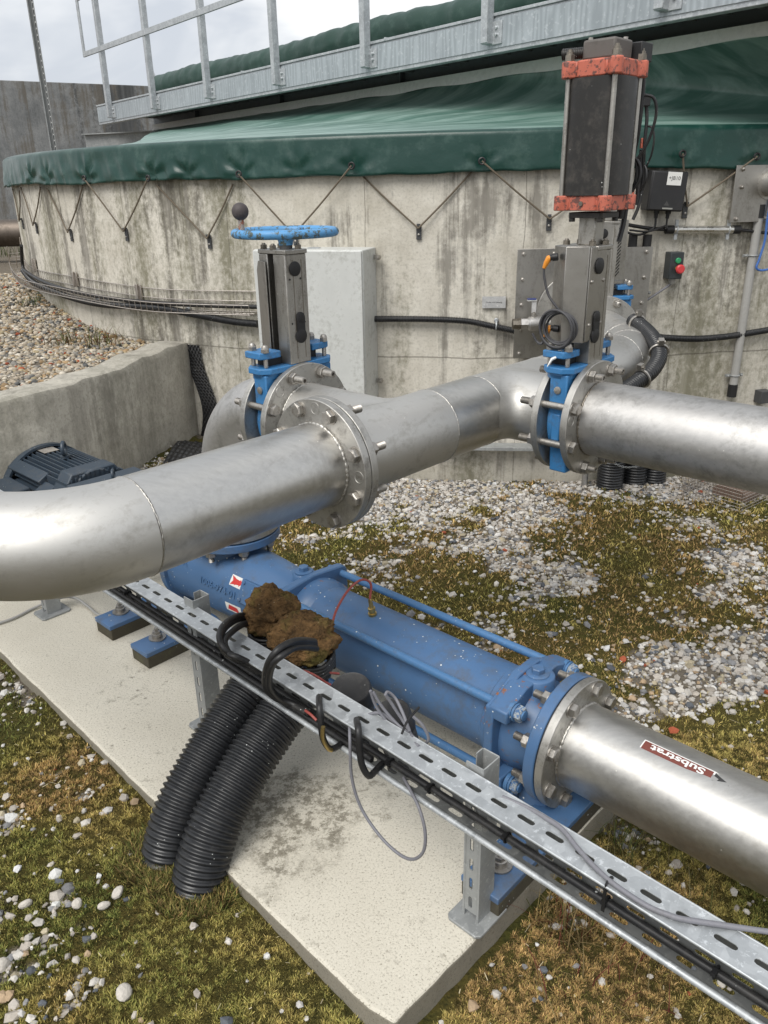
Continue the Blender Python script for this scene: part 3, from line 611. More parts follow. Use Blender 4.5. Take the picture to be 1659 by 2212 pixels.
for i, (e1, an, e2, un, lab) in enumerate([
    ((181, 385), (269, 500), (319, 385), (0, 0), 'third complete V from the left'),
    ((338, 400), (449, 515), (503, 398), (1, 1), 'V above and left of the blue handwheel'),
    ((515, 376), (636, 507), (759, 358), (0, 0), 'V passing behind the blue handwheel'),
    ((783, 380), (904, 493), (1020, 370), (1, 1), 'V in the middle, right of the grey cabinet'),
    ((1041, 348), (1187, 473), (1232, 440), (0, 1), 'V partly hidden behind the tall black cylinder'),
    ((1475, 332), (1483, 446), (1636, 338), (0, 0), 'V right of the black junction box'),
    ((101, 407), (149, 502), (179, 400), (1, 1), 'second narrow V from the left edge of the tank'),
    ((45, 405), (74, 487), (87, 405), (1, 1), 'first narrow V from the left edge of the tank'),
    ((27, 408), (44, 478), (42, 412), (1, 1), 'very narrow V at the far left edge of the tank')]):
    pa, n_ = lacing(e1, an, e2, 'dark cord, '+lab, (bool(un[0]), bool(un[1])))
    if i != 2: anchor_plate(pa, n_, 'anchor plate under the '+lab)
    else: anchor_plate(pa, n_, 'small dark anchor plate hidden behind the blue handwheel')
# ---------------------------------------------------------------- walkway over the tank
ZW = 2.3
wa = atZ(215, 270, ZW); wb = atZ(1659, 7.5, ZW); dW = nrm(wb-wa); nW = nrm(np.cross(UP, dW));
if nW[1] < 0: nW = -nW                  # away from the camera
wb = wa+dW*9.2
def onW(px, py, off=0.): return atPl(px, py, wa+nW*off, nW)
wk = thing('walkway', 'galvanised steel walkway bridge crossing above the green tank cover, with railing', 'walkway', wa)
HF = .185
m_ = M(); LW = np.linalg.norm(wb-wa); mid = (wa+wb)/2
m_.box(mid+UP*HF/2+nW*.004, LW/2, .004, HF/2, dW, nW, UP); m_.box(mid+UP*(.004)+nW*.03, LW/2, .028, .004, dW, nW, UP); m_.box(mid+UP*(HF-.004)+nW*.03, LW/2, .028, .004, dW, nW, UP)
m_.build('side_beam', GALV, wk, bevel=.003)
t = NT('galvanised_fascia'); base_ = t.noise(2.2, None, 6, .65); 
sw = t.n('TexWave'); sw.wave_type = 'BANDS'; sw.bands_direction = 'X'; sw.inputs['Scale'].default_value = 7; sw.inputs['Distortion'].default_value = 14; sw.inputs['Detail'].default_value = 3; sw.inputs['Detail Scale'].default_value = 1.2
mp_ = t.n('Mapping'); tcx = t.n('TexCoord'); t.l(tcx.outputs['Object'], mp_.inputs[0]); mp_.inputs['Rotation'].default_value = (0, 0, -math.atan2(dW[1], dW[0])); mp_.inputs['Scale'].default_value = (1, 1, .15); t.l(mp_.outputs[0], sw.inputs['Vector'])
c = t.mix(sw.outputs['Fac'], (.33, .365, .385), (.43, .47, .495)); c = t.mix(t.ramp(base_, [(.45, 0.0), (.7, .5)]), c, (.24, .265, .285)); c = t.mix(t.ramp(t.noise(40, None, 4), [(.58, 0.0), (.66, .5)]), c, (.58, .61, .63))
FASCIA = t.set(c, .5, .45)
m_ = M(); m_.box(mid+UP*(HF/2+.006)-nW*.004, LW/2-.01, .0025, HF/2-.018, dW, nW, UP); m_.build('fascia', FASCIA, wk)
m_ = M(); m_.box(mid+UP*(HF+.008)+nW*.02, LW/2, .03, .008, dW, nW, UP)
for s_ in (3.3, 5.2): m_.box(wa+dW*s_+UP*(HF+.012)+nW*.02, .006, .033, .010, dW, nW, UP)
m_.build('kick_rail', GALV, wk, bevel=.002)
m_ = M(); m_.box(mid+UP*(HF-.03)+nW*.48, LW/2, .42, .012, dW, nW, UP)
for i in range(47): m_.box(wa+dW*(.1+i*.195)+UP*(HF-.075)+nW*.48, .018, .42, .03, dW, nW, UP)
m_.build('deck', GALV_DULL, wk)
m_ = M(); m_.box(mid+UP*HF/2+nW*.93, LW/2, .004, HF/2, dW, nW, UP); m_.build('side_beam', GALV_DULL, wk)
# dark steel girder under the deck, carrying the walkway, on a bracket at the rim
m_ = M(); g0 = L0+nW*.10; g1 = L1+nW*.10; gd = nrm(g1-g0); gl = np.linalg.norm(g1-g0)/2+.2; gc = (g0+g1)/2
m_.box(gc+UP*.09, gl, .004, .10, gd, nW, UP); m_.box(gc+UP*.19, gl, .05, .005, gd, nW, UP); m_.box(gc-UP*.01, gl, .05, .005, gd, nW, UP)
for i in range(4): m_.box(g0+gd*(1.0+1.75*i)+UP*.09-nW*.02, .006, .03, .095, gd, nW, UP)
gi = m_.build('girder', paint('girder_grey', (.12, .13, .14), .5, dirt=(.06, .065, .07), amt=.6, spk=None, sc=3)); tag(gi, 'dark steel girder under the walkway along the upper edge of the green cover', 'girder')
br = thing('support_bracket', 'weathered steel beam on posts at the tank rim below the left end of the walkway', 'bracket', atZ(200, 318, HZ))
b0 = onW(182, 285, .02); b1 = onW(325, 285, .5)
bd = nrm((b1-b0)*[1, 1, 0]); bl = 1.05; bn = np.cross(UP, bd); bc = np.array([b0[0], b0[1], 2.13])+bd*bl
m_ = M(); m_.box(bc, bl, .004, .10, bd, bn, UP); m_.box(bc+UP*.10, bl, .06, .006, bd, bn, UP); m_.box(bc-UP*.10, bl, .06, .006, bd, bn, UP); m_.build('beam', GALV_DULL, br)
m_ = M(); m_.box(bc-bd*(bl-.22)-UP*.25, .10, .05, .15, bd, bn, UP); m_.build('post', GALV_DULL, br, bevel=.004)
m_ = M(); m_.tube(catmull([bc-bd*(bl-.02)-UP*.1, bc-bd*(bl+.06)-UP*.2, bc-bd*(bl+.05)-UP*.35], 6), .012, 8); m_.build('cable', RUBBER, br)
# railing
rp_px = [(245, 250), (345, 235), (470, 210), (625, 180), (820, 140), (1080, 90), (1437, 20)]
ts = [float(np.dot(onW(*q_)-wa, dW)) for q_ in rp_px]
st_ = (ts[-1]-ts[0])/6; ts = [ts[0]+st_*i for i in range(7)]+[ts[-1]+st_]
RH = 1.22
for i, s_ in enumerate(ts):
    p = wa+dW*s_-nW*.030; o = M(); o.box(p+UP*(.05+RH/2)-nW*.006, .027, .027, RH/2, dW, nW, UP); po = o.build('post', GALV, wk, bevel=.003)
    m_ = M(); m_.box(p+dW*.050+UP*.10-nW*(-.020), .045, .005, .058, dW, nW, UP); m_.box(p+UP*.05, .028, .026, .004, dW, nW, UP)
    for k in (.035, -.0): m_.lathe(p+dW*.055+UP*(.09+k)+nW*.016, -nW, [(0, .010), (.012, .010), (.014, .004)], 6)
    m_.build('post_foot', GALV, wk, bevel=.001)
m_ = M(); 
zm = float(onW(445, 28)[2])-.0
for zz_ in (zm, zm+.53):
    a_ = wa+dW*(-.02); e_ = wa+dW*(ts[-1]+.5); c_ = (a_+e_)/2; c_ = np.array([c_[0], c_[1], zz_])-nW*.052; m_.box(c_-nW*.008, np.linalg.norm(e_-a_)/2, .010, .025, dW, nW, UP)
m_.build('rail', GALV, wk, bevel=.002)
m_ = M(); p = wa-dW*.0-nW*.052; m_.box(np.array([p[0], p[1], zm+.265])-nW*.008, .025, .009, .285, dW, nW, UP); m_.build('end_upright', GALV, wk, bevel=.002)
# rolled tarpaulin lying on the deck
r0 = onW(347, 163, .42); r0[2] = ZW+HF+.13; r1 = r0+dW*7.2; ro_ = M(); P = resample(np.array([r0, r1]), .03); rr = []
for i in range(len(P)):
    s_ = i*.03; P[i] = P[i]+UP*(.012*math.sin(s_*2.2)+.01*(fbm(np.array([s_*4]), np.array([2.]), 1)[0]-.5)); rr.append(.122+.004*math.sin(s_*1.3)+.012*(fbm(np.array([s_*9]), np.array([0.]), 4)[0]-.5)*2)
ro_.tube(P, rr, 36)
v = ro_.v[0]; ang = np.arctan2(v[:, 2]-r0[2], (v-r0)@nW); sl_ = (v-r0)@dW
ro_.v[0] = v+UP[None]*(.016*(fbm(sl_*5+ang*.8, ang*1.3, 12, 3)-.5))[:, None]+(nW[None]*(.014*(fbm(sl_*9+2*ang, ang*2, 14, 3)-.5))[:, None])
o = ro_.build('rolled_tarpaulin', TARP_D, smooth=80); tag(o, 'long rolled dark green tarpaulin lying on the walkway behind the railing posts', 'tarpaulin')
m_ = M(); p = r0-dW*.10-nW*.03; p = np.array([p[0], p[1], ZW+HF]); m_.tube(catmull([p+UP*.30-dW*.05, p+UP*.27, p+UP*.15, p], 5), .014, 8); o = m_.build('hoop_bracket', GALV); tag(o, 'small bent galvanised bar standing at the left end of the rolled tarpaulin', 'bracket')

# ---------------------------------------------------------------- far left: mast, big wall, big pipe
pt = D0 = O+ray(60, 0)*9.2; pb = O+ray(118, 333)*9.2
pole = thing('slotted_mast', 'tall slender slotted galvanised mast rising behind the left side of the tank', 'mast', (pb[0], pb[1], .7))
m_ = M(); q_ = np.array([pb[0], pb[1], 0]); cdn = nrm(-q_); cs = np.cross(UP, cdn)
m_.box(q_+UP*3.3-cs*.030, .006, .02, 2.6, cs, cdn, UP); m_.box(q_+UP*3.3+cs*.030, .006, .02, 2.6, cs, cdn, UP); m_.box(q_+UP*3.3-cdn*.018, .03, .003, 2.6, cs, cdn, UP); m_.box(q_+UP*3.3+cs*.012, .003, .022, 2.6, cs, cdn, UP)
m_.build('profile', GALV_DULL, pole)
m_ = M()
for i in range(64): m_.box(q_+UP*(1.9+i*.062)+cs*.021+cdn*.0215, .0035, .001, .007, cs, cdn, UP)
m_.build('slots', WHITE, pole)  # white tabs paint in the bright sky showing through the mast's holes
f0 = O+ray(-120, 159)*11.5; f1 = O+ray(345, 184)*11.5; f1 = f1+(f1-f0)*.35
zt = (f0[2]+(O+ray(345, 184)*11.5)[2])/2; fd = nrm((f1-f0)*[1, 1, 0]); fn_ = np.array([-fd[1], fd[0], 0]); fc = (f0+f1)/2; fl = np.linalg.norm((f1-f0)[:2])/2+1
zl, zr = f0[2], f1[2]; m_ = M(); a_ = np.array([f0[0], f0[1], 0])-fd; b_ = np.array([f1[0], f1[1], 0])
bz = lambda u: zl+(zr-zl)*u
V_ = [a_+UP*.3, b_+UP*.3, b_+UP*zr, a_+UP*zl]; m_.add(V_+[v_+fn_*.35 for v_ in V_], [(0, 1, 2, 3), (7, 6, 5, 4), (3, 2, 6, 7), (0, 4, 5, 1), (1, 5, 6, 2), (0, 3, 7, 4)])
o = m_.build('concrete_wall', FARM, smooth=0, bevel=.01); tag(o, 'tall dark rain-streaked concrete wall in the far left background', 'wall')
pc = O+ray(0, 504)*8.3; px_ = nrm(np.array([1, .12, 0])); m_ = M()
m_.tube([pc-px_*3, pc+px_*.6], .135, 40); o = m_.build('large_pipe', steel('brown_steel_pipe', (.16, .135, .115), .5, .65, (.07, .06, .05), .6, 4)); tag(o, 'thick brownish horizontal pipe at the far left edge behind the tank', 'pipe')

# ---------------------------------------------------------------- on the tank wall
def on_wall_frame(p): n_ = wn_at(p); return n_, nrm(np.cross(n_, UP)) # normal, sideways (to the left seen from outside is -side)
def wpath(pts, off, k=8): return catmull([wall(x_, y_, off) for x_, y_ in pts], k)
# corrugated hose running along the wall
m_ = M(); corr(m_, [wall(x_, y_, .035) for x_, y_ in [(800, 689), (870, 689), (940, 690), (1010, 694), (1060, 704), (1100, 712), (1150, 722), (1190, 724)]], .0175, .0085, .004, 14)
o = m_.build('corrugated_hose', HOSE, smooth=60); tag(o, 'thin black corrugated hose along the tank wall between grey cabinet and square steel plate', 'hose', )
m_ = M(); corr(m_, [wall(x_, y_, .035) for x_, y_ in [(1375, 722), (1432, 729), (1500, 732), (1560, 728), (1610, 721), (1670, 711)]], .0175, .0085, .004, 14)
o = m_.build('corrugated_hose', HOSE, smooth=60); tag(o, 'thin black corrugated hose along the tank wall leaving the right edge of the picture', 'hose')
def hose_clip(px, py, lab):
    p = wall(px, py, .035); n_, s_ = on_wall_frame(p); m_ = M(); m_.torus(p, s_, .020, .0045, 24, 8); m_.lathe(p+UP*.024-n_*.03, n_, [(0, .012), (.02, .012), (.025, .006)], 12)
    m_.box(p+UP*.022, .006, .004, .012, s_, n_, UP); o = m_.build('hose_clip', GALV); tag(o, lab, 'clip')
hose_clip(1072, 703, 'grey clip holding the black hose left of the square steel plate')
# wire basket tray, left
tp = wpath([(48, 545), (52, 580), (65, 602), (90, 618), (150, 632), (250, 652), (350, 666), (450, 671), (560, 674)], .012, 10)
tray = thing('wire_basket_tray', 'thin wire basket cable tray curving along the left side of the tank wall', 'cable tray', tp[0]-UP*.05)
tp = resample(tp, .05)
m_ = M(); NN = [wn_at(p) for p in tp]
prof = [(.0, .115), (.0, .06), (.0, .0), (.05, -.004), (.10, -.004), (.105, .05)]
for a_, b_ in prof: m_.tube([p+n_*a_+UP*b_ for p, n_ in zip(tp, NN)], .0028, 5)
for i in range(0, len(tp), 1): m_.tube([tp[i]+NN[i]*a_+UP*b_ for a_, b_ in prof], .0020, 5)
m_.build('basket', WIRE, tray, smooth=60)
for i, px in enumerate([(75, 585), (163, 615), (300, 643)]):
    p = wall(px[0], px[1]-12, .015); n_, s_ = on_wall_frame(p); m_ = M(); m_.box(p, .028, .006, .045, s_, n_, UP); m_.box(p+n_*.012, .010, .008, .05, s_, n_, UP); m_.build('mount', WIRE, tray, bevel=.002)
m_ = M(); m_.tube(wpath([(46, 530), (49, 573), (58, 588), (100, 611), (165, 631), (250, 646), (350, 655), (450, 660), (562, 663)], .055), .013, 10)
o = m_.build('cable_bundle', RUBBER, smooth=60); tag(o, 'black cables lying in the wire basket tray on the tank wall', 'cable')
m_ = M(); corr(m_, [wall(x_, y_, .05) for x_, y_ in [(50, 585), (70, 608), (100, 623), (165, 646), (225, 658), (300, 662), (360, 668), (425, 680), (500, 694), (558, 700)]], .021, .0085, .003, 12)
o = m_.build('corrugated_hose', HOSE, smooth=60); tag(o, 'thin black corrugated hose slung below the wire basket tray, left of the grey cabinet', 'hose')
for i, q_ in enumerate([(95, 620), (209, 655), (404, 677)]): hose_clip(q_[0], q_[1], ['leftmost', 'middle', 'rightmost'][i]+' pale clip holding the hose below the wire basket tray')
# grey cabinet
pf = wall(664, 700, .0); aC = math.atan2(-4.24, -1.47+.06); n_ = np.array([math.cos(aC), math.sin(aC), 0]); s_ = nrm(np.cross(UP, n_))  # s_ points to the viewer's right
FL = wall(547, 538, .21); FR = wall(783, 541, .21); s_ = nrm((FR-FL)*[1, 1, 0]); n_ = np.cross(s_, UP); WD = np.linalg.norm((FR-FL)[:2]); cc_ = (FL+FR)/2; zt_ = (FL[2]+FR[2])/2; 
zb_ = wall(783, 874, .21)[2]; HC = zt_-zb_; c_ = np.array([cc_[0], cc_[1], (zt_+zb_)/2])
cab = thing('cabinet', 'pale grey steel cabinet fixed to the tank wall behind the handwheel valve', 'cabinet', (cc_[0], cc_[1], zb_))
m_ = M(); m_.box(c_-n_*.105, WD/2, .105, HC/2, s_, n_, UP); m_.build('body', CABP, cab, bevel=.006)
m_ = M(); m_.box(c_+n_*.009, WD/2-.003, .009, HC/2-.004, s_, n_, UP); m_.build('door', CABP, cab, bevel=.004)
m_ = M(); m_.lathe(c_+UP*(HC/2)-n_*.10, UP, [(0, .035), (.004, .035), (.006, .02)], 20); m_.build('vent_cap', GALV, cab)
for k in (.88, -.76): 
    m_ = M(); q_ = c_+s_*(WD/2+.03)-n_*.175+UP*HC/2*k; m_.lathe(q_, n_, [(0, .012), (.02, .012), (.03, .006)], 8); m_.box(q_-s_*.015-n_*.0, .02, .003, .012, s_, n_, UP); m_.build('fixing', BOLT, cab)
# name plate
p = wall(1067, 653, .012); n_, s0 = on_wall_frame(p); s_ = -s0
NP = thing('name_plate', 'small aluminium name plate screwed to the bare tank wall left of the square steel plate', 'sign', p-UP*.02)
m_ = M(); m_.box(p, .062, .003, .030, s_, n_, UP); m_.build('plate', galv('aluminium', (.5, .5, .5), (.62, .62, .61)), NP)
def text3(txt, o, X_, Y_, h, m, parent, ext=.0004, name='lettering', fit=None, curve=None, bold=0):
    cu_ = bpy.data.curves.new('txt', 'FONT'); cu_.body = txt; cu_.size = 1; cu_.align_x = 'CENTER'; cu_.align_y = 'CENTER'; cu_.extrude = 0; cu_.offset = bold
    ob = bpy.data.objects.new('txt', cu_); COL.objects.link(ob); dg = bpy.context.evaluated_depsgraph_get(); me = bpy.data.meshes.new_from_object(ob.evaluated_get(dg)); bpy.data.objects.remove(ob)
    v = np.array([q_.co[:] for q_ in me.vertices]); wd = v[:, 0].max()-v[:, 0].min(); hh = v[:, 1].max()-v[:, 1].min(); v[:, 0] -= (v[:, 0].max()+v[:, 0].min())/2; v[:, 1] -= (v[:, 1].max()+v[:, 1].min())/2
    sx = (fit/wd) if fit else h/hh; sy = h/hh
    if curve: P_ = [curve(q_[0]*sx, q_[1]*sy, ext) for q_ in v]
    else: P_ = [o+X_*q_[0]*sx+Y_*q_[1]*sy+np.cross(X_, Y_)*ext for q_ in v]
    k = M(); k.add(P_, [tuple(pl.vertices) for pl in me.polygons]); return k.build(name, m, parent, smooth=0)
text3('Grube mit Leitung', p+n_*.004, s_, UP, .010, INKD, NP, fit=.085, name='lettering')
# junction box +JB10
p = wall(1434, 413, .05); n_, s0 = on_wall_frame(p); s_ = -s0; JB = thing('junction_box', 'black junction box with white tag +JB10 on the tank wall right of the tall actuator', 'junction box', p-UP*.12)
tl = .06
u_ = nrm(UP+s_*tl); sx_ = nrm(s_-UP*tl)
m_ = M(); m_.box(p, .092, .045, .092, sx_, n_, u_); m_.build('box', RUBBER_DK, JB, bevel=.007)
m_ = M(); m_.box(p+n_*.050, .088, .006, .088, sx_, n_, u_); m_.build('lid', paint('black_box_lid', (.020, .020, .022), .38, amt=.2, spk=None), JB, bevel=.004)
m_ = M(); m_.box(p+n_*.0575+sx_*.020+u_*.058, .036, .0008, .030, sx_, n_, u_); lb = m_.build('tag', WHITE, JB)
text3('+JB10', p+n_*.0588+sx_*.020+u_*.058, sx_, u_, .022, INKD, lb, fit=.058)
m_ = M(); m_.prism([(-.014, 0), (.014, 0), (0, .022)], p+n_*.0562-u_*.066, sx_, u_, n_*.0005); m_.build('triangle_mark', paint('faint_mark', (.06, .06, .06), .4, spk=None), JB)
m_ = M(); m_.box(p+n_*.0568+sx_*.008-u_*.079, .026, .0006, .0035, sx_, n_, u_); m_.build('maker_line', paint('faint_print', (.3, .3, .28), .5, spk=None), JB)
for k in (-.02, .04):
    m_ = M(); m_.lathe(p+sx_*k-u_*.092, -u_, [(0, .014), (.012, .014), (.014, .010), (.035, .009)], 12); m_.build('gland', RUBBER_DK, JB)
m_ = M(); q1 = p+sx_*.04-u_*.125; q2 = p-sx_*.02-u_*.125; jn = wall(1352, 492, .05); je = wall(1440, 497, .04)
m_.tube(catmull([q1, q1-UP*.05, wall(1438, 488, .05), wall(1400, 500, .06), wall(1360, 497, .07)], 8), .005, 7)
m_.tube(catmull([q2, q2-UP*.04, wall(1405, 497, .05), wall(1380, 507, .06), wall(1345, 500, .08)], 8), .006, 7)
m_.tube(catmull([wall(1330, 480, .1), wall(1370, 488, .05), wall(1410, 494, .035), wall(1448, 496, .035)], 8), .009, 8)
o = m_.build('cable_bundle', RUBBER, smooth=60); tag(o, 'thin black cables hanging below the junction box on the tank wall', 'cable')
m_ = M(); m_.tube(catmull([wall(1590, 496, .035), wall(1630, 500, .03), wall(1670, 505, .03)], 8), .008, 8)
o = m_.build('black_cable', RUBBER, smooth=60); tag(o, 'black cable leaving the right end of the bright horizontal conduit', 'cable')
# bright horizontal conduit
m_ = M(); qa, qb = wall(1446, 496, .035), wall(1590, 496, .035); q_ = nrm(qb-qa); m_.tube([qa, qb], .019, 20)
HCn = thing('short_conduit', 'short bright steel conduit held horizontally under the junction box', 'conduit', qa-UP*.05); m_.build('tube', galv('bright_tube', (.6, .59, .56), (.75, .74, .7), .3, .9), HCn)
for a_ in (qa, qb): m_ = M(); m_.tube([a_-q_*.02, a_+q_*.02], .021, 16); m_.build('end_cap', RUBBER_DK, HCn)
for u in (.1, .88):
    a_ = qa+(qb-qa)*u; n_ = wn_at(a_); m_ = M(); m_.torus(a_, q_, .021, .003, 20, 6); m_.box(a_+UP*.03, .008, .004, .018, q_, n_, UP); m_.box(a_-UP*.03, .008, .004, .018, q_, n_, UP); m_.build('saddle', GALV, HCn)
# push button box
p = wall(1455, 573, .035); n_, s0 = on_wall_frame(p); s_ = -s0; PB = thing('push_button_box', 'small dark control box with green button and red mushroom stop button', 'control box', p-UP*.08)
m_ = M(); m_.box(p, .036, .035, .066, s_, n_, UP); m_.build('box', paint('box_dark_grey', (.035, .042, .045), .4, spk=None, amt=.2), PB, bevel=.004)
m_ = M(); m_.lathe(p+n_*.035+UP*.026+s_*.004, n_, [(0, .014), (.008, .014), (.010, .011)], 20); m_.build('green_button', GREENB, PB)
m_ = M(); m_.lathe(p+n_*.035-UP*.014+s_*.008, n_, [(0, .013), (.016, .013)], 20); m_.build('collar', paint('yellow_collar', (.6, .42, .04), .4, spk=None), PB)
m_ = M(); m_.lathe(p+n_*.05-UP*.014+s_*.008, n_, [(0, .012), (.004, .021), (.018, .023), (.024, .017)], 24); m_.build('stop_button', REDB, PB)
m_ = M(); m_.lathe(p-UP*.066, -UP, [(0, .018), (.02, .016), (.028, .010)], 16); m_.build('gland', PVC, PB)
m_ = M(); m_.tube(catmull([p-UP*.09, wall(1440, 620, .03), wall(1410, 640, .03), wall(1388, 655, .03)], 8), .006, 8); m_.build('cable', CABLE_G, PB)
# vertical conduits
for i, (pts, r_, lab) in enumerate([
    ([(1367, 520), (1352, 640), (1340, 700)], .019, 'grey vertical conduit on the tank wall close behind the actuators, left one of two'),
    ([(1398, 520), (1380, 660), (1376, 700)], .019, 'grey vertical conduit on the tank wall beside the push button box, right one of two'),
    ([(1641, 455), (1612, 650), (1583, 845)], .022, 'tall grey vertical conduit on the tank wall near the right edge')]):
    a_ = wall(*pts[0], .03); b_ = np.array([a_[0], a_[1], wall(*pts[-1], .03)[2]]); cdt = thing('vertical_conduit', lab, 'conduit', b_); n_ = wn_at(a_); sd2 = nrm(np.cross(UP, n_))
    m_ = M(); m_.tube([b_, a_], r_, 20); m_.build('tube', PVC, cdt)
    m_ = M(); m_.tube([a_-UP*.035, a_+UP*.03], r_+.003, 16)
    if i == 2: m_.tube([b_-UP*.03, b_+UP*.04], r_+.003, 16)
    m_.build('end_cap', RUBBER_DK, cdt)
    for zz_ in ((a_[2]-.26,) if i < 2 else (a_[2]-.22, b_[2]+.09)):
        c_ = np.array([a_[0], a_[1], zz_]); m_ = M(); m_.torus(c_, UP, r_+.002, .004, 20, 6); m_.box(c_+sd2*(r_+.016)-n_*.008, .014, .006, .007, sd2, n_, UP); m_.box(c_-sd2*(r_+.016)-n_*.008, .014, .006, .007, sd2, n_, UP)
        for k in (-1, 1): m_.lathe(c_+sd2*k*(r_+.02), n_, [(-.01, .007), (.006, .007), (.01, .003)], 8)
        m_.build('clip', GALV_DULL, cdt)
m_ = M(); m_.tube(wpath([(1668, 428), (1658, 470), (1652, 520), (1640, 560), (1634, 578), (1645, 584), (1668, 580)], .06), .006, 8); o = m_.build('blue_cable', BLUEC); tag(o, 'blue cable looping at the right edge beside the tall grey conduit', 'cable')
# square steel cover plates
def cover_plate(corners, off, lab, bolts, nm='cover_plate'):
    pl = [wall(x_, y_, off) for x_, y_ in corners]; cen = sum(pl)/4; n_, s0 = on_wall_frame(cen); s_ = -s0
    us = [float(np.dot(q_-cen, s_)) for q_ in pl]; zs_ = [q_[2]-cen[2] for q_ in pl]; x0, x1 = (us[0]+us[3])/2, (us[1]+us[2])/2; z0, z1 = (zs_[2]+zs_[3])/2, (zs_[0]+zs_[1])/2
    cen = TC_at(cen, off); o = thing(nm, lab, 'plate', cen+UP*z0); m_ = M(); m_.box(cen+s_*(x0+x1)/2+UP*(z0+z1)/2, (x1-x0)/2, .004, (z1-z0)/2, s_, n_, UP); m_.build('sheet', PLATE, o, bevel=.001)
    for u, v in bolts:
        q_ = cen+s_*(x0+(x1-x0)*u)+UP*(z0+(z1-z0)*v)+n_*.004; m_ = M(); m_.lathe(q_, n_, [(0, .013), (.002, .013), (.002, .009), (.009, .009), (.011, .006), (.011, .004), (.018, .004)], 12); m_.build('screw', BOLT, o)
    return cen, s_, n_
def TC_at(p, off): n_ = wn_at(p); return np.array([TC[0]+n_[0]*(TR+off), TC[1]+n_[1]*(TR+off), p[2]])
cpc = cover_plate([(1117, 537), (1400, 533), (1392, 772), (1108, 768)], .05, 'square dull steel plate bolted to the tank wall around the pipe inlet', [(u, v) for u in (.045, .27, .5, .73, .955) for v in (.045, .955)]+[(u, v) for u in (.045, .955) for v in (.27, .5, .73)])
cover_plate([(1586, 360), (1850, 350), (1850, 470), (1570, 482)], .04, 'smaller steel plate with bolts at the upper right edge of the tank wall', [(.05, .93), (.05, .06), (.28, .06), (.06, .62)])
p = wall(1664, 395, .04); n_ = wn_at(p); o = thing('pipe_stub', 'round steel pipe stub sticking out of the plate at the upper right edge', 'pipe', p-UP*.06)
m_ = M(); m_.lathe(p, n_, [(0, .062), (.05, .062), (.10, .05), (.11, .02)], 32); m_.build('dome', STAIN, o); m_ = M(); m_.annulus(p+n_*.005, n_, .06, .08, .006, 40); m_.build('collar', WELD, o)
# short steel ledge pipes low on the wall, brown box
m_ = M(); m_.box(wall(1062, 965, .06), .30, .045, .010, -on_wall_frame(wall(1062, 965))[1], wn_at(wall(1062, 965)), UP); o = m_.build('steel_ledge', GALV_DULL, bevel=.002); tag(o, 'narrow steel ledge low on the tank wall under the run pipe', 'ledge')
m_ = M(); p = wall(1648, 856, .03); m_.box(p, .035, .03, .035, UP*0+nrm(np.cross(UP, wn_at(p))), wn_at(p), UP); o = m_.build('dark_box', IRON, bevel=.003); tag(o, 'small dark box low on the tank wall at the right edge', 'box')
# drain ball valve left of the plate
p = wall(1112, 700, .16); ax = nrm(np.array([1, .02, 0])); dv_ = thing('ball_valve', 'small steel ball valve with blue-tipped lever in front of the square steel plate', 'valve', p-UP*.06)
m_ = M(); m_.lathe(p-ax*.012, ax, [(0, .027), (.03, .027), (.03, .030), (.04, .030)], 8); m_.build('plug', BOLT_DK, dv_)
m_ = M(); m_.lathe(p+ax*.03, ax, [(0, .030), (.036, .030)], 6); m_.lathe(p+ax*.066, ax, [(0, .028), (.01, .036), (.08, .037), (.095, .028), (.14, .026)], 24); m_.build('body', STAIN_DULL, dv_)
m_ = M(); q_ = p+ax*.095; m_.lathe(q_+UP*.03, UP, [(0, .014), (.02, .014), (.02, .008), (.03, .008)], 6); m_.build('stem', BOLT, dv_)
m_ = M(); m_.box(q_+UP*.085, .012, .002, .030, ax, np.array([0, 1., 0]), UP); m_.box(q_+UP*.118-ax*.012, .024, .010, .004, ax, np.array([0, 1., 0]), UP); lv = m_.build('lever', galv('lever_white', (.6, .6, .6), (.75, .75, .75)), dv_, bevel=.001)
m_ = M(); m_.box(q_+UP*.124-ax*.014, .022, .011, .003, ax, np.array([0, 1., 0]), UP); m_.build('grip', paint('blue_grip', (.03, .05, .2), .4, spk=None), lv)
# corrugated pipes at the tank foot and the chain round them
cps = []
for i, (px, py, r_, hh, lab) in enumerate([(1316, 1052, .074, .25, 'left one of three black corrugated pipe stubs standing at the tank foot, nearest'), (1369, 1043, .070, .26, 'middle one of three black corrugated pipe stubs at the tank foot'), (1411, 1040, .067, .26, 'right one of three black corrugated pipe stubs at the tank foot')]):
    p = atZ(px, py, 0.0); cps.append((p, r_)); m_ = M(); P = resample(np.array([p-UP*.05, p+UP*(hh+.06)]), .004); m_.tube(P, [r_-.006*(0, .3, 1, .3)[j % 4] for j in range(len(P))], 32); o = thing('corrugated_pipe_stub', lab, 'pipe', p, 'three corrugated pipe stubs at the tank foot'); m_.build('pipe', HOSE, o, smooth=50)
m_ = M(); p = atZ(1262, 1050, 0); m_.tube([p, p+UP*.3], .018, 12); o = m_.build('slim_post', STAIN_DULL); tag(o, 'slim upright steel tube beside the three corrugated pipe stubs', 'post')
ch = thing('chain', 'grey chain slung around the three corrugated pipe stubs', 'chain', cps[0][0]+UP*.1); pts = [cps[0][0]+np.array([-.07, -.05, .235]), cps[0][0]+np.array([-.03, -.085, .185]), cps[0][0]+np.array([.05, -.08, .145]), cps[1][0]+np.array([0, -.085, .135]), cps[2][0]+np.array([-.03, -.08, .15]), cps[2][0]+np.array([.06, -.05, .175])]
P = resample(catmull(pts, 8), .012); m_ = M()
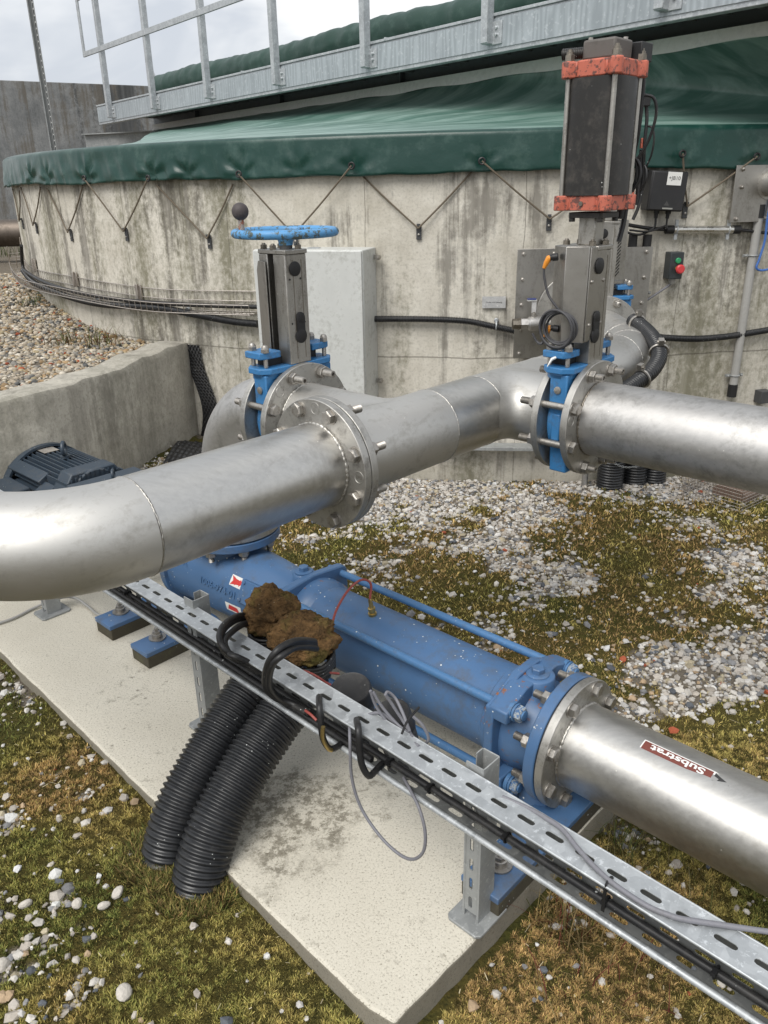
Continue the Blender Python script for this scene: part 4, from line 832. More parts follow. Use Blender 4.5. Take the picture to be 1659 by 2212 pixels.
for i in range(len(P)-1):
    d_ = nrm(P[i+1]-P[i]); u_, v_ = perp(d_); k_ = u_ if i % 2 else v_; c_ = (P[i]+P[i+1])/2
    m_.tube([c_+d_*.0085*math.cos(a_)+k_*.0045*math.sin(a_) for a_ in np.linspace(0, 2*math.pi, 10, endpoint=False)], .0016, 5, closed=True)
m_.build('links', GALV_DULL, ch, smooth=60)
# wire cage with a brown bait box
c00, c10, c01 = atZ(1597, 1112, .0), atZ(1457, 1068, .0), atZ(1700, 1062, .0)
X_ = nrm(c10-c00); Y_ = nrm(np.cross(X_, UP)); Y_ = Y_ if Y_[1] > 0 else -Y_; cage = thing('wire_cage', 'wire mesh cage trap standing on the gravel at the right edge', 'cage', c00)
m_ = M(); Lx, Ly, Lz = .34, .55, .17; g_ = .018
def wl_(a_, b_): m_.tube([a_, b_], .0012, 4, caps=False)
for i in range(int(Lx/g_)+1):
    x_ = X_*i*g_; wl_(c00+x_, c00+x_+UP*Lz); wl_(c00+x_+UP*Lz, c00+x_+UP*Lz+Y_*Ly); wl_(c00+x_+Y_*Ly, c00+x_+UP*Lz+Y_*Ly); wl_(c00+x_+UP*.004, c00+x_+Y_*Ly+UP*.004)
for i in range(int(Lz/g_)+1): 
    z_ = UP*i*g_; wl_(c00+z_, c00+z_+X_*Lx); wl_(c00+z_, c00+z_+Y_*Ly); wl_(c00+z_+X_*Lx, c00+z_+Y_*Ly+X_*Lx); wl_(c00+z_+Y_*Ly, c00+z_+X_*Lx+Y_*Ly)
for i in range(int(Ly/g_)+1): y_ = Y_*i*g_; wl_(c00+y_+UP*Lz, c00+y_+UP*Lz+X_*Lx); wl_(c00+y_, c00+y_+UP*Lz); wl_(c00+y_+X_*Lx, c00+y_+X_*Lx+UP*Lz); wl_(c00+y_+UP*.004, c00+y_+X_*Lx+UP*.004)
m_.build('mesh', WIRE, cage, smooth=0)
m_ = M(); c_ = c00+X_*.15+Y_*.22+UP*.035; m_.prism([(-.10, -.035), (.10, -.035), (.10, .01), (.06, .035), (-.06, .035), (-.10, .01)], c_-Y_*.07, X_, UP, Y_*.14); o = m_.build('bait_box', STONEB, bevel=.004); tag(o, 'flat brown plastic box inside the wire cage', 'box')
# ---------------------------------------------------------------- bolts, flanges
RP = .1095; ZU = .945
_bc = {}
def bolt_mesh(L_, stub, size, headed, hollow, m):
    key = (round(L_, 4), stub, size, headed, hollow, m.name)
    if key in _bc: return _bc[key]
    r = size; k = M(); Zx = UP; o = np.zeros(3)
    def hexh(z0, h, dome):
        k.lathe(o+Zx*z0, Zx, [(0, r*1.74*.96), (h*.08, r*1.74), (h*.85, r*1.74), (h, r*1.74*.90)], 6); 
        if dome: k.lathe(o+Zx*(z0+h), Zx, [(0, r*1.38), (.0009, r*1.32)], 20)
    # head side points to -Z of the face at 0 ; nut side at +L
    def side(z0, sg, kind):
        k.lathe(o+Zx*z0, Zx*sg, [(0, r*1.95), (.0028, r*1.95)], 24)
        if kind == 'head': q = M(); k.lathe(o+Zx*(z0+sg*.0028), Zx*sg, [(0, r*1.68), (.001, r*1.74), (r*1.15, r*1.74), (r*1.32, r*1.56)], 6); k.lathe(o+Zx*(z0+sg*(.0028+r*1.32)), Zx*sg, [(0, r*1.32), (.0008, r*1.25)], 20)
        else:
            k.lathe(o+Zx*(z0+sg*.0028), Zx*sg, [(0, r*1.62), (.001, r*1.74), (r*1.45, r*1.74), (r*1.62, r*1.58)], 6)
            z1 = .0028+r*1.62; pr = [(z1, r*.98)]; n = max(2, int(stub/.0026))
            for i in range(n): pr += [(z1+(i+.25)*stub/n, r*.86), (z1+(i+.75)*stub/n, r*1.0)]
            pr += [(z1+stub, r*.86)]
            if hollow: pr += [(z1+stub, r*.55), (z1+stub-.010, r*.5)]
            k.lathe(o+Zx*z0, Zx*sg, pr, 16)
    side(0, -1, 'head' if headed else 'nut'); side(L_, 1, 'nut'); k.tube([o+Zx*.0, o+Zx*L_], r*.98, 12)
    me_o = k.build('bolt', m, thing_dummy, smooth=30); _bc[key] = me_o.data; bpy.data.objects.remove(me_o); return _bc[key]
thing_dummy = bpy.data.objects.new('dummy', None)
def frame_m(p, z, rot=0):
    z = nrm(z); x, y = perp(z); c_, s_ = math.cos(rot), math.sin(rot); X_ = x*c_+y*s_; Y_ = np.cross(z, X_)
    return Matrix(((X_[0], Y_[0], z[0], p[0]), (X_[1], Y_[1], z[1], p[1]), (X_[2], Y_[2], z[2], p[2]), (0, 0, 0, 1)))
RG = random.Random(11)
def put_bolt(parent, p, d, L_, stub=.022, size=.0105, headed=True, hollow=False, m=None):
    o = bpy.data.objects.new('bolt', bolt_mesh(L_, stub, size, headed, hollow, m or BOLT)); COL.objects.link(o); o.parent = parent
    o.matrix_local = frame_m(np.asarray(p)-root_loc(parent), d, RG.uniform(0, 6.28)); return o
def circle_pts(c, ax, R_, angs, up=UP):
    ax = nrm(ax); v = up-ax*np.dot(up, ax); v = nrm(v); u = np.cross(v, ax)
    return [c+R_*(math.cos(a_)*v+math.sin(a_)*u) for a_ in angs]
A8 = [math.radians(22.5+45*i) for i in range(8)]
def flange(parent, c, ax, th=.022, R_=.17, r0=None, m=None, marks=(0, 2), nm='flange'):
    r0 = r0 or RP-.001; o = M(); o.annulus(c, ax, r0, R_, th, 96); f = o.build(nm, m or FLANGE, parent, bevel=.0018)
    for k in marks:
        p = circle_pts(c+nrm(ax)*(th+.0002), ax, R_-.0225, [math.radians(45*k)])[0]; q = M(); q.torus(p, nrm(ax), .015, .0011, 28, 6); q.build('stamp_ring', m or FLANGE, f)
    return f
def bead(parent, c, ax, R_=RP, r=.0028, seed=1, m=None):
    q = M(); u, v = perp(ax); rg_ = random.Random(seed); n = 150; P = []; rr = []
    for i in range(n):
        a_ = 2*math.pi*i/n; w_ = .5+.5*math.sin(i*2.09); P.append(np.asarray(c)+(R_-.0012)*(math.cos(a_)*u+math.sin(a_)*v)+nrm(ax)*rg_.uniform(-.0008, .0008)); rr.append(r*(.72+.35*w_+rg_.uniform(-.12, .12)))
    q.tube(P, rr, 8, closed=True); return q.build('weld_bead', m or WELD, parent, smooth=80)
def arc(c, d0, d1, R_, n=14, a1=math.pi/2):  # from c - d... start tangent d0 turning to d1 (perpendicular), radius R_
    return [c+R_*(-d1*math.cos(t_)+d0*math.sin(t_)) for t_ in np.linspace(0, a1, n)]
# ---------------------------------------------------------------- foreground elbow pipe
f1 = Wp(-1.436, 1.272, ZU)
PA = thing('foreground_pipe', 'large stainless steel pipe elbow entering at the left edge, ending in a bolted flange', 'pipe', Wp(-1.436, .6, ZU-.11))
RE = .28; ce = Wp(-1.436-RE, .75, ZU)
el = arc(ce, -A, -B, RE, 22); el = [ce+RE*(B*math.cos(t_)-A*math.sin(t_)) for t_ in np.linspace(0, math.pi/2, 26)]
m_ = M(); m_.tube([f1+A*.012, f1-A*.05]+[f1-A*(.05+.46*i/8) for i in range(1, 8)]+[Wp(-1.436, .752, ZU)], RP, 96, caps=False); m_.build('straight_pipe', STAIN_BRUSH, PA, smooth=60)
m_ = M(); m_.tube(el, RP, 96, caps=False); m_.build('elbow', STAIN, PA, smooth=60)
m_ = M(); e0 = el[-1]; m_.tube([e0, e0-B*.6, e0-B*1.4], RP, 96); m_.build('straight_pipe', STAIN_BRUSH_B, PA, smooth=60)
bead(PA, el[0], A, seed=2); bead(PA, el[-1], B, seed=3); bead(PA, f1-A*.002, A, r=.006, seed=4)
flange(PA, f1+A*.022, -A, marks=(0, 2, 5))
text3('090', circle_pts(f1, -A, .1475, [math.radians(90)])[0]-A*.0005, -B*1., UP, .009, BOLT_DK, PA, name='stamp')
# ---------------------------------------------------------------- run pipe with two tees
RUN = thing('run_pipe', 'stainless steel pipe run with two tees between the gate valves, welded in sections', 'pipe', Wp(-1.436, 2.0, ZU-.11))
f2 = Wp(-1.436, 1.297, ZU); tb_ = 2.990-.15; yB = Wp(-1.436, 2.990, ZU)
flange(RUN, f2, A, marks=())
G_ = M(); G_.annulus(f2-A*.003, A, .10, .163, .003, 64); G_.build('gasket', RUBBER_DK, RUN)
d45 = np.array([0., 1, 0]); 
def seg(t0, t1, m, nm): q = M(); n = max(2, int((t1-t0)/.05)); q.tube([Wp(-1.436, t0+(t1-t0)*i/n, ZU) for i in range(n+1)], RP, 96, caps=False); return q.build(nm, m, RUN, smooth=60)
seg(1.318, 1.715, STAIN, 'tee'); seg(1.715, 1.94, STAIN_BRUSH, 'pipe_section'); seg(1.94, 2.30, STAIN, 'tee'); seg(2.30, tb_, STAIN, 'pipe_section')
bead(RUN, Wp(-1.436, 1.715, ZU), A, seed=5); bead(RUN, Wp(-1.436, 1.94, ZU), A, seed=6); bead(RUN, Wp(-1.436, 2.30, ZU), A, seed=7); bead(RUN, f2+A*.026, A, r=.006, seed=8)
# mitred 46 degree bend towards the tank
st0 = yB-A*.15; P = []
bend = math.acos(np.dot(A, d45)); Rb = .15/math.tan(bend/2); side_ = nrm(d45-A*np.dot(d45, A))
P = [st0+Rb*(A*math.sin(t_)+side_*(1-math.cos(t_))) for t_ in np.linspace(0, bend, 12)]
m_ = M(); m_.tube(P, RP, 96, caps=False); m_.build('bend', STAIN, RUN, smooth=60)
for i in (0, 5, 11): bead(RUN, P[i], [A, None, None, None, None, nrm(A+d45), 0, 0, 0, 0, 0, d45][i], seed=20+i)
v3f = np.array([1.02, 3.67, ZU+.004])
m_ = M(); m_.tube([P[-1], v3f], RP, 96, caps=False); m_.build('pipe_section', STAIN, RUN, smooth=60)
flange(RUN, v3f+d45*.0, d45, marks=(1,))
# branches
def branch(parent, t_, d_, s_end):
    c0 = Wp(-1.436, t_, ZU); Lb = abs(s_end+1.436)
    prof = []; 
    for x_ in np.linspace(.06, Lb, 20): prof.append((x_, RP+.034*max(0, 1-(x_-.075)/.085)**2.2 if x_ > .075 else RP+.034))
    q = M(); q.lathe(c0, d_, [(x_, r_ if x_ > .1 else min(r_, RP-.012)) for x_, r_ in prof] if False else prof, 96, caps=False); return q.build('branch', STAIN, parent, smooth=70)
def saddle_branch(parent, t_, d_, s_end):
    """equal tee branch whose root is blended into the run pipe"""
    c0 = Wp(-1.436, t_, ZU); Lb = abs(s_end+1.436); n = 128; R_ = []; dl = .070
    for k_ in range(17):
        u = k_/16; ring = []
        for j in range(n):
            a_ = 2*math.pi*j/n; ca, sa = math.cos(a_), math.sin(a_); w_ = abs(ca)**.6
            P0 = np.array([RP*ca+math.copysign(dl*w_, ca), RP*abs(ca)]); P1_ = np.array([RP*ca, RP*abs(ca)]); P2_ = np.array([RP*ca, RP*abs(ca)+dl*.85*w_])
            q = (1-u)**2*P0+2*u*(1-u)*P1_+u*u*P2_; h = q[1]+.0006
            ring.append(c0+A*q[0]+UP*(RP*1.002)*sa+d_*h)
        R_.append(np.array(ring))
    R_.append(np.array([c0+A*RP*math.cos(2*math.pi*j/n)+UP*RP*math.sin(2*math.pi*j/n)+d_*Lb for j in range(n)]))
    if np.dot(np.cross(A, UP), d_) < 0: R_ = [r_[::-1] for r_ in R_]
    q = M(); q.rings(R_, caps=False); return q.build('branch', STAIN, parent, smooth=85)
saddle_branch(RUN, 1.545, -B, -1.775); saddle_branch(RUN, 2.086, B, -1.224)
flange(RUN, Wp(-1.797, 1.545, ZU), B, marks=(5, 7), nm='flange'); bead(RUN, Wp(-1.773, 1.545, ZU), B, r=.005, seed=31)
flange(RUN, Wp(-1.202, 2.086, ZU+.004), -B, marks=(), nm='flange')
# ---------------------------------------------------------------- pipe to the right
PB_ = thing('right_pipe', 'dull weathered stainless steel pipe running from the tall actuated valve to the right edge', 'pipe', Wp(-.4, 2.086, ZU-.11))
m_ = M(); m_.tube([Wp(-1.12+.2*i, 2.086, ZU+.004) for i in range(20)], RP, 96); m_.build('pipe', STAIN_DULL, PB_, smooth=60)
flange(PB_, Wp(-1.126, 2.086, ZU+.004), B, marks=(6.2,)); bead(PB_, Wp(-1.102, 2.086, ZU+.004), B, r=.004, seed=33, m=BOLT_DK)
# ---------------------------------------------------------------- elbow from pump to handwheel valve
SV = -2.19; EL = thing('outlet_elbow', 'stainless steel elbow rising from the pump outlet to the handwheel valve', 'pipe', Wp(SV, 1.545, .5))
RE1 = .275; cE = Wp(SV+RE1, 1.545, ZU-RE1)
m_ = M(); Pe = [Wp(SV, 1.52, .50), Wp(SV, 1.545, ZU-RE1)]+[cE+RE1*(-B*math.cos(t_)+UP*math.sin(t_)) for t_ in np.linspace(.04, math.pi/2, 24)]+[Wp(-1.895, 1.545, ZU)]
m_.tube(Pe, RP, 96, caps=False); m_.build('elbow', STAIN_DULL, EL, smooth=60); flange(EL, Wp(-1.895, 1.545, ZU), B, marks=()); flange(EL, Wp(SV, 1.515, .484), UP, marks=(), th=.022)
bead(EL, Wp(SV, 1.545, ZU-RE1), UP, seed=41)

# ---------------------------------------------------------------- knife gate valves
def rrect(hb, ha, ch): return [(hb, -ha+ch), (hb, ha-ch), (hb-ch, ha), (-hb+ch, ha), (-hb, ha-ch), (-hb, -ha+ch), (-hb+ch, -ha), (hb-ch, -ha)]
def gate_valve(name, label, s_mid, c3, Bv, Av, kind):
    c0 = c3-UP*c3[2]; P = lambda b_, a_, z: c0+Bv*b_+Av*a_+UP*z
    zc = c3[2]; V = thing(name, label, 'valve', P(0, 0, zc-.17))
    m_ = M(); m_.lathe(P(-.030, 0, zc), Bv, [(0, .128), (.06, .128)], 64); m_.lathe(P(-.037, 0, zc), Bv, [(0, .118), (.074, .118)], 64)
    m_.prism([(-.105, zc-.152), (.105, zc-.152), (.116, zc), (.130, 1.0), (.130, 1.095), (-.130, 1.095), (-.130, 1.0), (-.116, zc)], P(-.026, 0, 0), Av, UP, Bv*.056)
    for k in (-1, 1): m_.prism([(k*.118-.012, zc-.05), (k*.118+.012, zc-.05), (k*.118+.012, zc+.03), (k*.118-.012, zc+.03)], P(-.014, 0, 0), Av, UP, Bv*.028)
    m_.build('body', VBLUE, V, bevel=.004)
    m_ = M(); m_.prism(rrect(.050, .142, .026), P(-.008, 0, 1.098), Bv, Av, UP*.017); m_.prism(rrect(.040, .130, .02), P(-.008, 0, 1.080), Bv, Av, UP*.02); m_.build('top_plate', VBLUE, V, bevel=.0025)
    m_ = M(); m_.lathe(P(.002, -.118, 1.05)-Av*.0, -Av, [(.012, .0), (.0125, .011), (.016, .011), (.017, .008)], 16)
    m_.build('badge', BOLT, V)
    # packing, gland frame and its studs
    m_ = M(); m_.box(P(-.022, 0, 1.125), .024, .095, .012, Bv, Av, UP); m_.build('packing', RUBBER_DK, V)
    for k in (-1, 1): m_ = M(); m_.prism([(-.038, k*.062), (-.038, k*.135), (.030, k*.135), (.040, k*.118), (.040, k*.062)], P(-.015, 0, 1.140), Bv, Av, UP*.020); m_.build('gland', VBLUE, V, bevel=.003)
    for k in (-1, 1):
        for b_ in (-.04, .018):
            q = M(); q.tube([P(b_, k*.115, 1.116), P(b_, k*.115, 1.162)], .0065, 12); q.lathe(P(b_, k*.115, 1.160), UP, [(0, .0125), (.001, .0125), (.0115, .0125), (.013, .011)], 6); q.lathe(P(b_, k*.115, 1.173), UP, [(0, .010), (.004, .0095), (.008, .006), (.009, .002)], 16); q.build('gland_nut', BOLT, V)
    # yoke channels
    for b0_, b1_ in ((-.010, .042), (-.074, -.036)):
        m_ = M(); m_.box(P((b0_+b1_)/2, 0, 1.27), (b1_-b0_)/2, .040, .155, Bv, Av, UP); m_.build('yoke', YOKE, V, bevel=.003)
    m_ = M(); 
    for a_ in (-.012, .02): m_.box(P(.0424, a_, 1.27), .0004, .0009, .14, Bv, Av, UP)
    m_.build('seam', BOLT_DK, V)
    m_ = M(); m_.box(P(-.014, 0, 1.431), .060, .042, .006, Bv, Av, UP); m_.build('yoke_cap', YOKE, V, bevel=.002)
    for b_, a_ in ((-.062, -.028), (-.014, -.034) if kind == 'wheel' else (.02, -.030), (.032, .020), (-.05, .025)):
        q = M(); q.lathe(P(b_, a_, 1.437), UP, [(0, .011), (.002, .011), (.002, .010), (.011, .010), (.012, .008)], 6); q.lathe(P(b_, a_, 1.449), UP, [(0, .006), (.004, .005)], 12); q.build('cap_nut', BOLT_DK, V)
    # round and keyhole plugs on the front channel
    def plug(b_, a_, z, r_, key=False):
        q = M(); q.lathe(P(b_, a_, z), Bv, [(0, r_), (.0035, r_), (.005, r_-.003), (.005, .001)], 32)
        if key: q.lathe(P(b_, a_, z+.052), Bv, [(0, r_*.80), (.0035, r_*.8), (.005, r_*.8-.003), (.005, .001)], 32); q.prism([(-r_*.70, 0), (r_*.70, 0), (r_*.74, .05), (-r_*.74, .05)], P(b_, a_, z), Av, UP, Bv*.0047)
        q.build('plug', RUBBER_DK, V)
    if kind == 'wheel':
        plug(.042, -.006, 1.385, .0205); plug(.042, .004, 1.195, .021, True)
        for z, a_ in ((1.357, -.026), (1.357, .014), (1.233, -.026), (1.233, .022)): q = M(); q.lathe(P(.0422, a_, z), Bv, [(0, .003), (.0006, .003)], 10); q.build('screw_hole', RUBBER_DK, V)
        for pts, h0, h1 in (([(-.086, -.037), (-.022, -.058)], 1.13, 1.405), ([(-.07, .058), (.012, .050)], 1.13, 1.41)):
            q = M(); (b0_, a0_), (b1_, a1_) = pts; U_ = nrm(Bv*(b1_-b0_)+Av*(a1_-a0_)); Ln = math.hypot(b1_-b0_, a1_-a0_)
            q.prism([(0, h0), (Ln, h0), (Ln, h1), (.014, h1), (0, h1-.025)], P(b0_, a0_, 0), U_, UP, np.cross(U_, UP)*.003); q.build('guard', PLATE, V, bevel=.0006)
        q = M(); q.tube([P(-.004, 0, 1.437), P(-.004, 0, 1.485)], .0145, 20); q.build('spindle', BOLT_DK, V)
        HW = P(.004, .0, 1.482); hw = M(); hw.torus(HW, UP, .1405, .0122, 96, 16); 
        for a_ in (75, 195, 315):
            d_ = np.array([math.cos(math.radians(a_)), math.sin(math.radians(a_)), 0]); pth = [HW-UP*.008+d_*.015, HW-UP*.008+d_*.05, HW+d_*.11, HW+d_*.136]; hw.tube(catmull(pth, 6), .0095, 10)
        hw.lathe(HW-UP*.034, UP, [(0, .020), (.012, .022), (.022, .034), (.036, .032), (.040, .026)], 32); wh = hw.build('handwheel', WBLUE, V, smooth=60)
        q = M(); q.lathe(HW-UP*.046, UP, [(0, .018), (.02, .019)], 24); q.build('hub_collar', IRON, V)
        kd = nrm(np.array([-.985, -.17, 0])); kp = HW+kd*.121; q = M(); q.tube([kp-UP*.006, kp+UP*.04], .0085, 16); q.build('knob_stem', paint('stem_rusty', (.3, .27, .24), .45, chips=.5, chipc=(.28, .08, .03), spk=None, sc=25), wh)
        q = M(); q.sphere(kp+UP*.058, .0235, 28, 18); q.build('knob', paint('knob_bakelite', (.055, .045, .045), .6, dirt=(.11, .10, .10), amt=.5, spk=None, sc=20), wh)
    else:
        # closed guards on both sides, with louvres
        for k in (-1, 1):
            q = M(); poly = [(.040, -.078), (.040, -.044), (-.068, -.044), (-.068, -.078), (-.012, -.112)] if k < 0 else [(.040, .006), (-.009, .095), (-.068, .095), (-.068, .044), (.030, .006)]
            q.prism(poly, P(0, 0, 1.180), Bv, Av, UP*.258); g_ = q.build('guard', PLATE, V, bevel=.0015)
            if k == 1:
                e0, e1 = np.array([.040, .006]), np.array([-.009, .095]); 
            # louvre slots on the bevelled face
            if k == 1:
                U_ = nrm(Bv*(e1[0]-e0[0])+Av*(e1[1]-e0[1])); N_ = nrm(np.cross(U_, UP)); N_ = N_ if np.dot(N_, Av) > 0 else -N_; q = M()
                mid_ = P((e0[0]+e1[0])/2, (e0[1]+e1[1])/2, 0)
                for i in range(14): z = 1.21+i*.0155; q.box(mid_+U_*.006+UP*z+N_*.0003, .014, .0008, .0022, nrm(U_+UP*.9), N_, nrm(UP-U_*.9))
                q.build('louvres', RUBBER_DK, g_)
        q = M(); q.box(P(.0425, -.034, 1.31), .002, .042, .125, Bv, Av, UP); q.build('front_cover', PLATE, V, bevel=.001)
        plug(.0455, -.030, 1.385, .0215); plug(.0455, -.024, 1.195, .021, True)
        for z, a_ in ((1.345, -.062), (1.345, .001), (1.228, -.060), (1.228, .001)): q = M(); q.lathe(P(.0445, a_, z), Bv, [(0, .0055), (.003, .005), (.004, .002)], 12); q.build('screw', BOLT, V)
        q = M(); q.box(P(-.004, 0, 1.474), .026, .026, .038, Bv, Av, UP); q.build('column', YOKE, V, bevel=.004)
        # pneumatic cylinder
        q = M(); q.prism(rrect(.052, .052, .008), P(0, 0, 1.508), Bv, Av, UP*.014)
        for k in ((-1, -1), (1, -1), (1, 1)): q.lathe(P(k[0]*.042, k[1]*.042, 1.508), -UP, [(0, .009), (.010, .009)], 6)
        q.build('mounting_plate', BLACKP, V, bevel=.001)
        def capshape(hw_, lobe):
            pts = []
            for i in range(120):
                a_ = 2*math.pi*i/120; c_, s_ = abs(math.cos(a_)), abs(math.sin(a_)); r_ = min(hw_/max(c_, s_), (hw_*1.50)/(c_+s_))
                dl = (a_ % (math.pi/2))-math.pi/4; x_ = .0926*math.sin(dl)
                if lobe and abs(x_) < lobe: r_ = max(r_, .0926*math.cos(dl)+math.sqrt(lobe*lobe-x_*x_))
                pts.append((r_*math.cos(a_), r_*math.sin(a_)))
            return pts
        q = M(); q.prism(capshape(.072, .019), P(0, 0, 1.527), Bv, Av, UP*.038); q.build('lower_cap', RED, V, bevel=.0025, smooth=50)
        q = M(); q.lathe(P(.0, -.0725, 1.545), -Av, [(0, .006), (.003, .006), (.003, .003)], 12); q.build('cap_port', BOLT_DK, V)
        q = M(); q.prism(capshape(.072, .019), P(0, 0, 1.844), Bv, Av, UP*.040); q.build('upper_cap', RED, V, bevel=.004, smooth=50)
        q = M(); sq = [((.0765*math.copysign(abs(math.cos(a_))**.62, math.cos(a_)), .0765*math.copysign(abs(math.sin(a_))**.62, math.sin(a_)))) for a_ in np.linspace(0, 2*math.pi, 96, endpoint=False)]; q.prism(sq, P(0, 0, 1.565), Bv, Av, UP*.279); q.build('barrel', BLACKP, V, smooth=40)
        for k in ((-1, -1), (1, -1), (1, 1), (-1, 1)):
            x_, y_ = k[0]*.0655, k[1]*.0655; q = M(); q.tube([P(x_, y_, 1.565), P(x_, y_, 1.844)], .0068, 14); q.build('tie_rod', YOKE, V)
            q = M(); q.lathe(P(x_, y_, 1.884), UP, [(0, .015), (.002, .015), (.002, .0125), (.014, .0125), (.015, .011)], 6); q.lathe(P(x_, y_, 1.899), UP, [(0, .0095), (.006, .0095), (.007, .006), (.012, .006)], 12); q.build('tie_nut', BOLT_DK, V)
        q = M(); q.box(P(.002, .002, 1.908), .046, .046, .023, Bv, Av, UP)
        hb_ = q.build('head_block', paint('grey_cast', (.11, .10, .092), .6, dirt=(.05, .045, .04), amt=.6, spk=.6, sc=10), V, bevel=.006)
        for b_, a_ in ((-.03, -.03), (.035, .03), (-.03, .035)): q = M(); q.lathe(P(b_, a_, 1.931), UP, [(0, .006), (.006, .006)], 6); q.build('screw', BOLT, hb_)
        q = M(); q.box(P(.050, .085, 1.905), .020, .030, .022, Bv, Av, UP); q.build('connector', RUBBER_DK, V, bevel=.003)
        q = M(); x0_ = P(-.045, -.020, 1.906); dd_ = nrm(-Bv*.9-Av*.25); PP = resample(np.array([x0_, x0_+dd_*.062]), .0012); q.tube(PP, [.014 if (i//2) % 2 else .0125 for i in range(len(PP))], 20); q.build('silencer', BLACKP, V)
        # hoses and wires down the back of the cylinder
        q = M(); q.tube(catmull([P(.05, .105, 1.89), P(.052, .112, 1.83), P(.052, .112, 1.76), P(.048, .115, 1.71), P(.04, .12, 1.67), P(.03, .13, 1.60), P(.03, .12, 1.50), P(.03, .10, 1.44)], 8), .0075, 8)
        q.tube(catmull([P(.052, .115, 1.81), P(.078, .13, 1.80), P(.084, .14, 1.76), P(.07, .14, 1.70), P(.045, .13, 1.65)], 8), .0042, 7)
        q.tube(catmull([P(.03, .12, 1.67), P(.055, .13, 1.64), P(.058, .13, 1.60), P(.03, .12, 1.555)], 8), .005, 7); q.tube(catmull([P(.03, .12, 1.68), P(.048, .13, 1.63), P(.042, .13, 1.57)], 8), .004, 7)
        q.tube([P(.02, .115, 1.50), P(.02, .115, 1.72)], .012, 10)
        q.build('air_hose', RUBBER, V, smooth=60)
        q = M(); q.box(P(.035, .110, 1.745), .009, .010, .020, Bv, Av, UP); q.build('red_clip', RED, V, bevel=.002)
    return V, P
V1, P1 = gate_valve('handwheel_valve', 'blue knife gate valve with a light blue handwheel and black ball knob on top', None, Wp(-1.835, 1.545, ZU), B, A, 'wheel')
V2, P2 = gate_valve('actuated_valve', 'blue knife gate valve in the middle right with tall black cylinder between chipped red caps', None, Wp(-1.164, 2.086, ZU+.004), B, A, 'act')
BY = np.array([0., -1, 0]); AX_ = np.array([1., 0, 0])
V3_, P3 = gate_valve('actuated_valve', 'further blue knife gate valve with louvred steel cover, half hidden behind the tall black actuator', None, np.array([1.02, 3.73, ZU+.004]), BY, AX_, 'act')
# valve bolts
for i, p in enumerate(circle_pts(Wp(-1.775, 1.545, ZU), B, .1475, A8)):
    if i in (0, 7): put_bolt(V1, p-B*.12, B, .12, stub=.038, headed=False, hollow=True)
    else: put_bolt(V1, p, -B, .12, stub=.030)
for i, p in enumerate(circle_pts(Wp(-1.104, 2.086, ZU+.004), B, .1475, A8)):
    if i in (0, 7, 3, 4): put_bolt(V2, p-B*.12, B, .12, stub=.024, headed=False, hollow=True)
    else: put_bolt(V2, p, -B, .12, stub=.034)
for i, p in enumerate(circle_pts(np.array([1.02, 3.67, ZU+.004]), BY, .1475, A8)):
    put_bolt(V3_, p+np.array([0, .12, 0]), BY, .12, stub=.02, headed=False, hollow=i % 2 == 0)
for i, p in enumerate(circle_pts(f1, -A, .1475, A8)): put_bolt(PA, p, A, .047, stub=.034)
# pipe from the far valve into the tank
INP = thing('inlet_pipe', 'short stainless steel pipe from the far gate valve into the square plate on the tank', 'pipe', (1.0, 3.95, ZU-.11))
m_ = M(); m_.tube([(1.02, 3.79, ZU+.004), (1.02, 4.30, ZU+.004)], RP, 64); m_.build('pipe', STAIN, INP); flange(INP, np.array([1.02, 3.768, ZU+.004]), d45, marks=())
m_ = M(); m_.annulus(np.array([1.02, 4.20, ZU+.02]), d45, .10, .205, .02, 72); m_.build('wall_flange', FLANGE, INP, bevel=.002)

# orange plugs and the cable coil on the actuated valve
def onA(px, py, a_): return atPl(px, py, P2(0, a_, 0), A)
def oplug(px, py, qx, qy, lab, sgn):
    o = thing('cable_plug', lab, 'plug', onA(px, py, -.115)-UP*.03, 'orange angled plugs on the actuated valve'); a_ = onA(px+17, py-4*sgn, -.105); b_ = onA(px+3, py-2*sgn, -.112); c_ = onA(qx, qy, -.115)
    q = M(); q.lathe(a_, nrm(b_-a_), [(-.004, .010), (.010, .010), (.012, .008), (np.linalg.norm(b_-a_), .008)], 12); q.build('collar', RUBBER_DK, o)
    q = M(); q.tube([b_+(a_-b_)*.1, b_-(a_-b_)*.15, (b_+c_)/2-(a_-b_)*.1, c_], [.008, .0085, .0075, .005], 12); q.build('housing', ORANGE, o); return c_
c1 = oplug(1185, 559, 1175, 579, 'upper orange angled cable plug on the left of the steel valve cover', 1)
c2_ = oplug(1186, 706, 1177, 727, 'lower orange angled cable plug inside the grey cable coil', -1)
q = M(); q.tube(catmull([c1, onA(1176, 600, -.115), onA(1184, 635, -.112), onA(1200, 660, -.108), onA(1216, 678, -.10)], 8), .0036, 8)
cc = onA(1200, 712, -.14)
for i in range(5):
    k = RG.uniform(-.006, .006); q.torus(cc+A*(.006*i)+B*k+UP*RG.uniform(-.005, .005), nrm(-A+B*RG.uniform(-.25, .25)+UP*RG.uniform(-.2, .2)), .048+RG.uniform(-.005, .004), .0036, 48, 7)
q.tube(catmull([c2_, onA(1170, 742, -.13), onA(1160, 738, -.13), onA(1150, 720, -.135)], 8), .0036, 8)
o = q.build('cable_coil', paint('dark_grey_cable', (.05, .05, .055), .5, spk=None), smooth=60); tag(o, 'small coil of thin dark cable hanging beside the steel cover of the actuated valve', 'cable')
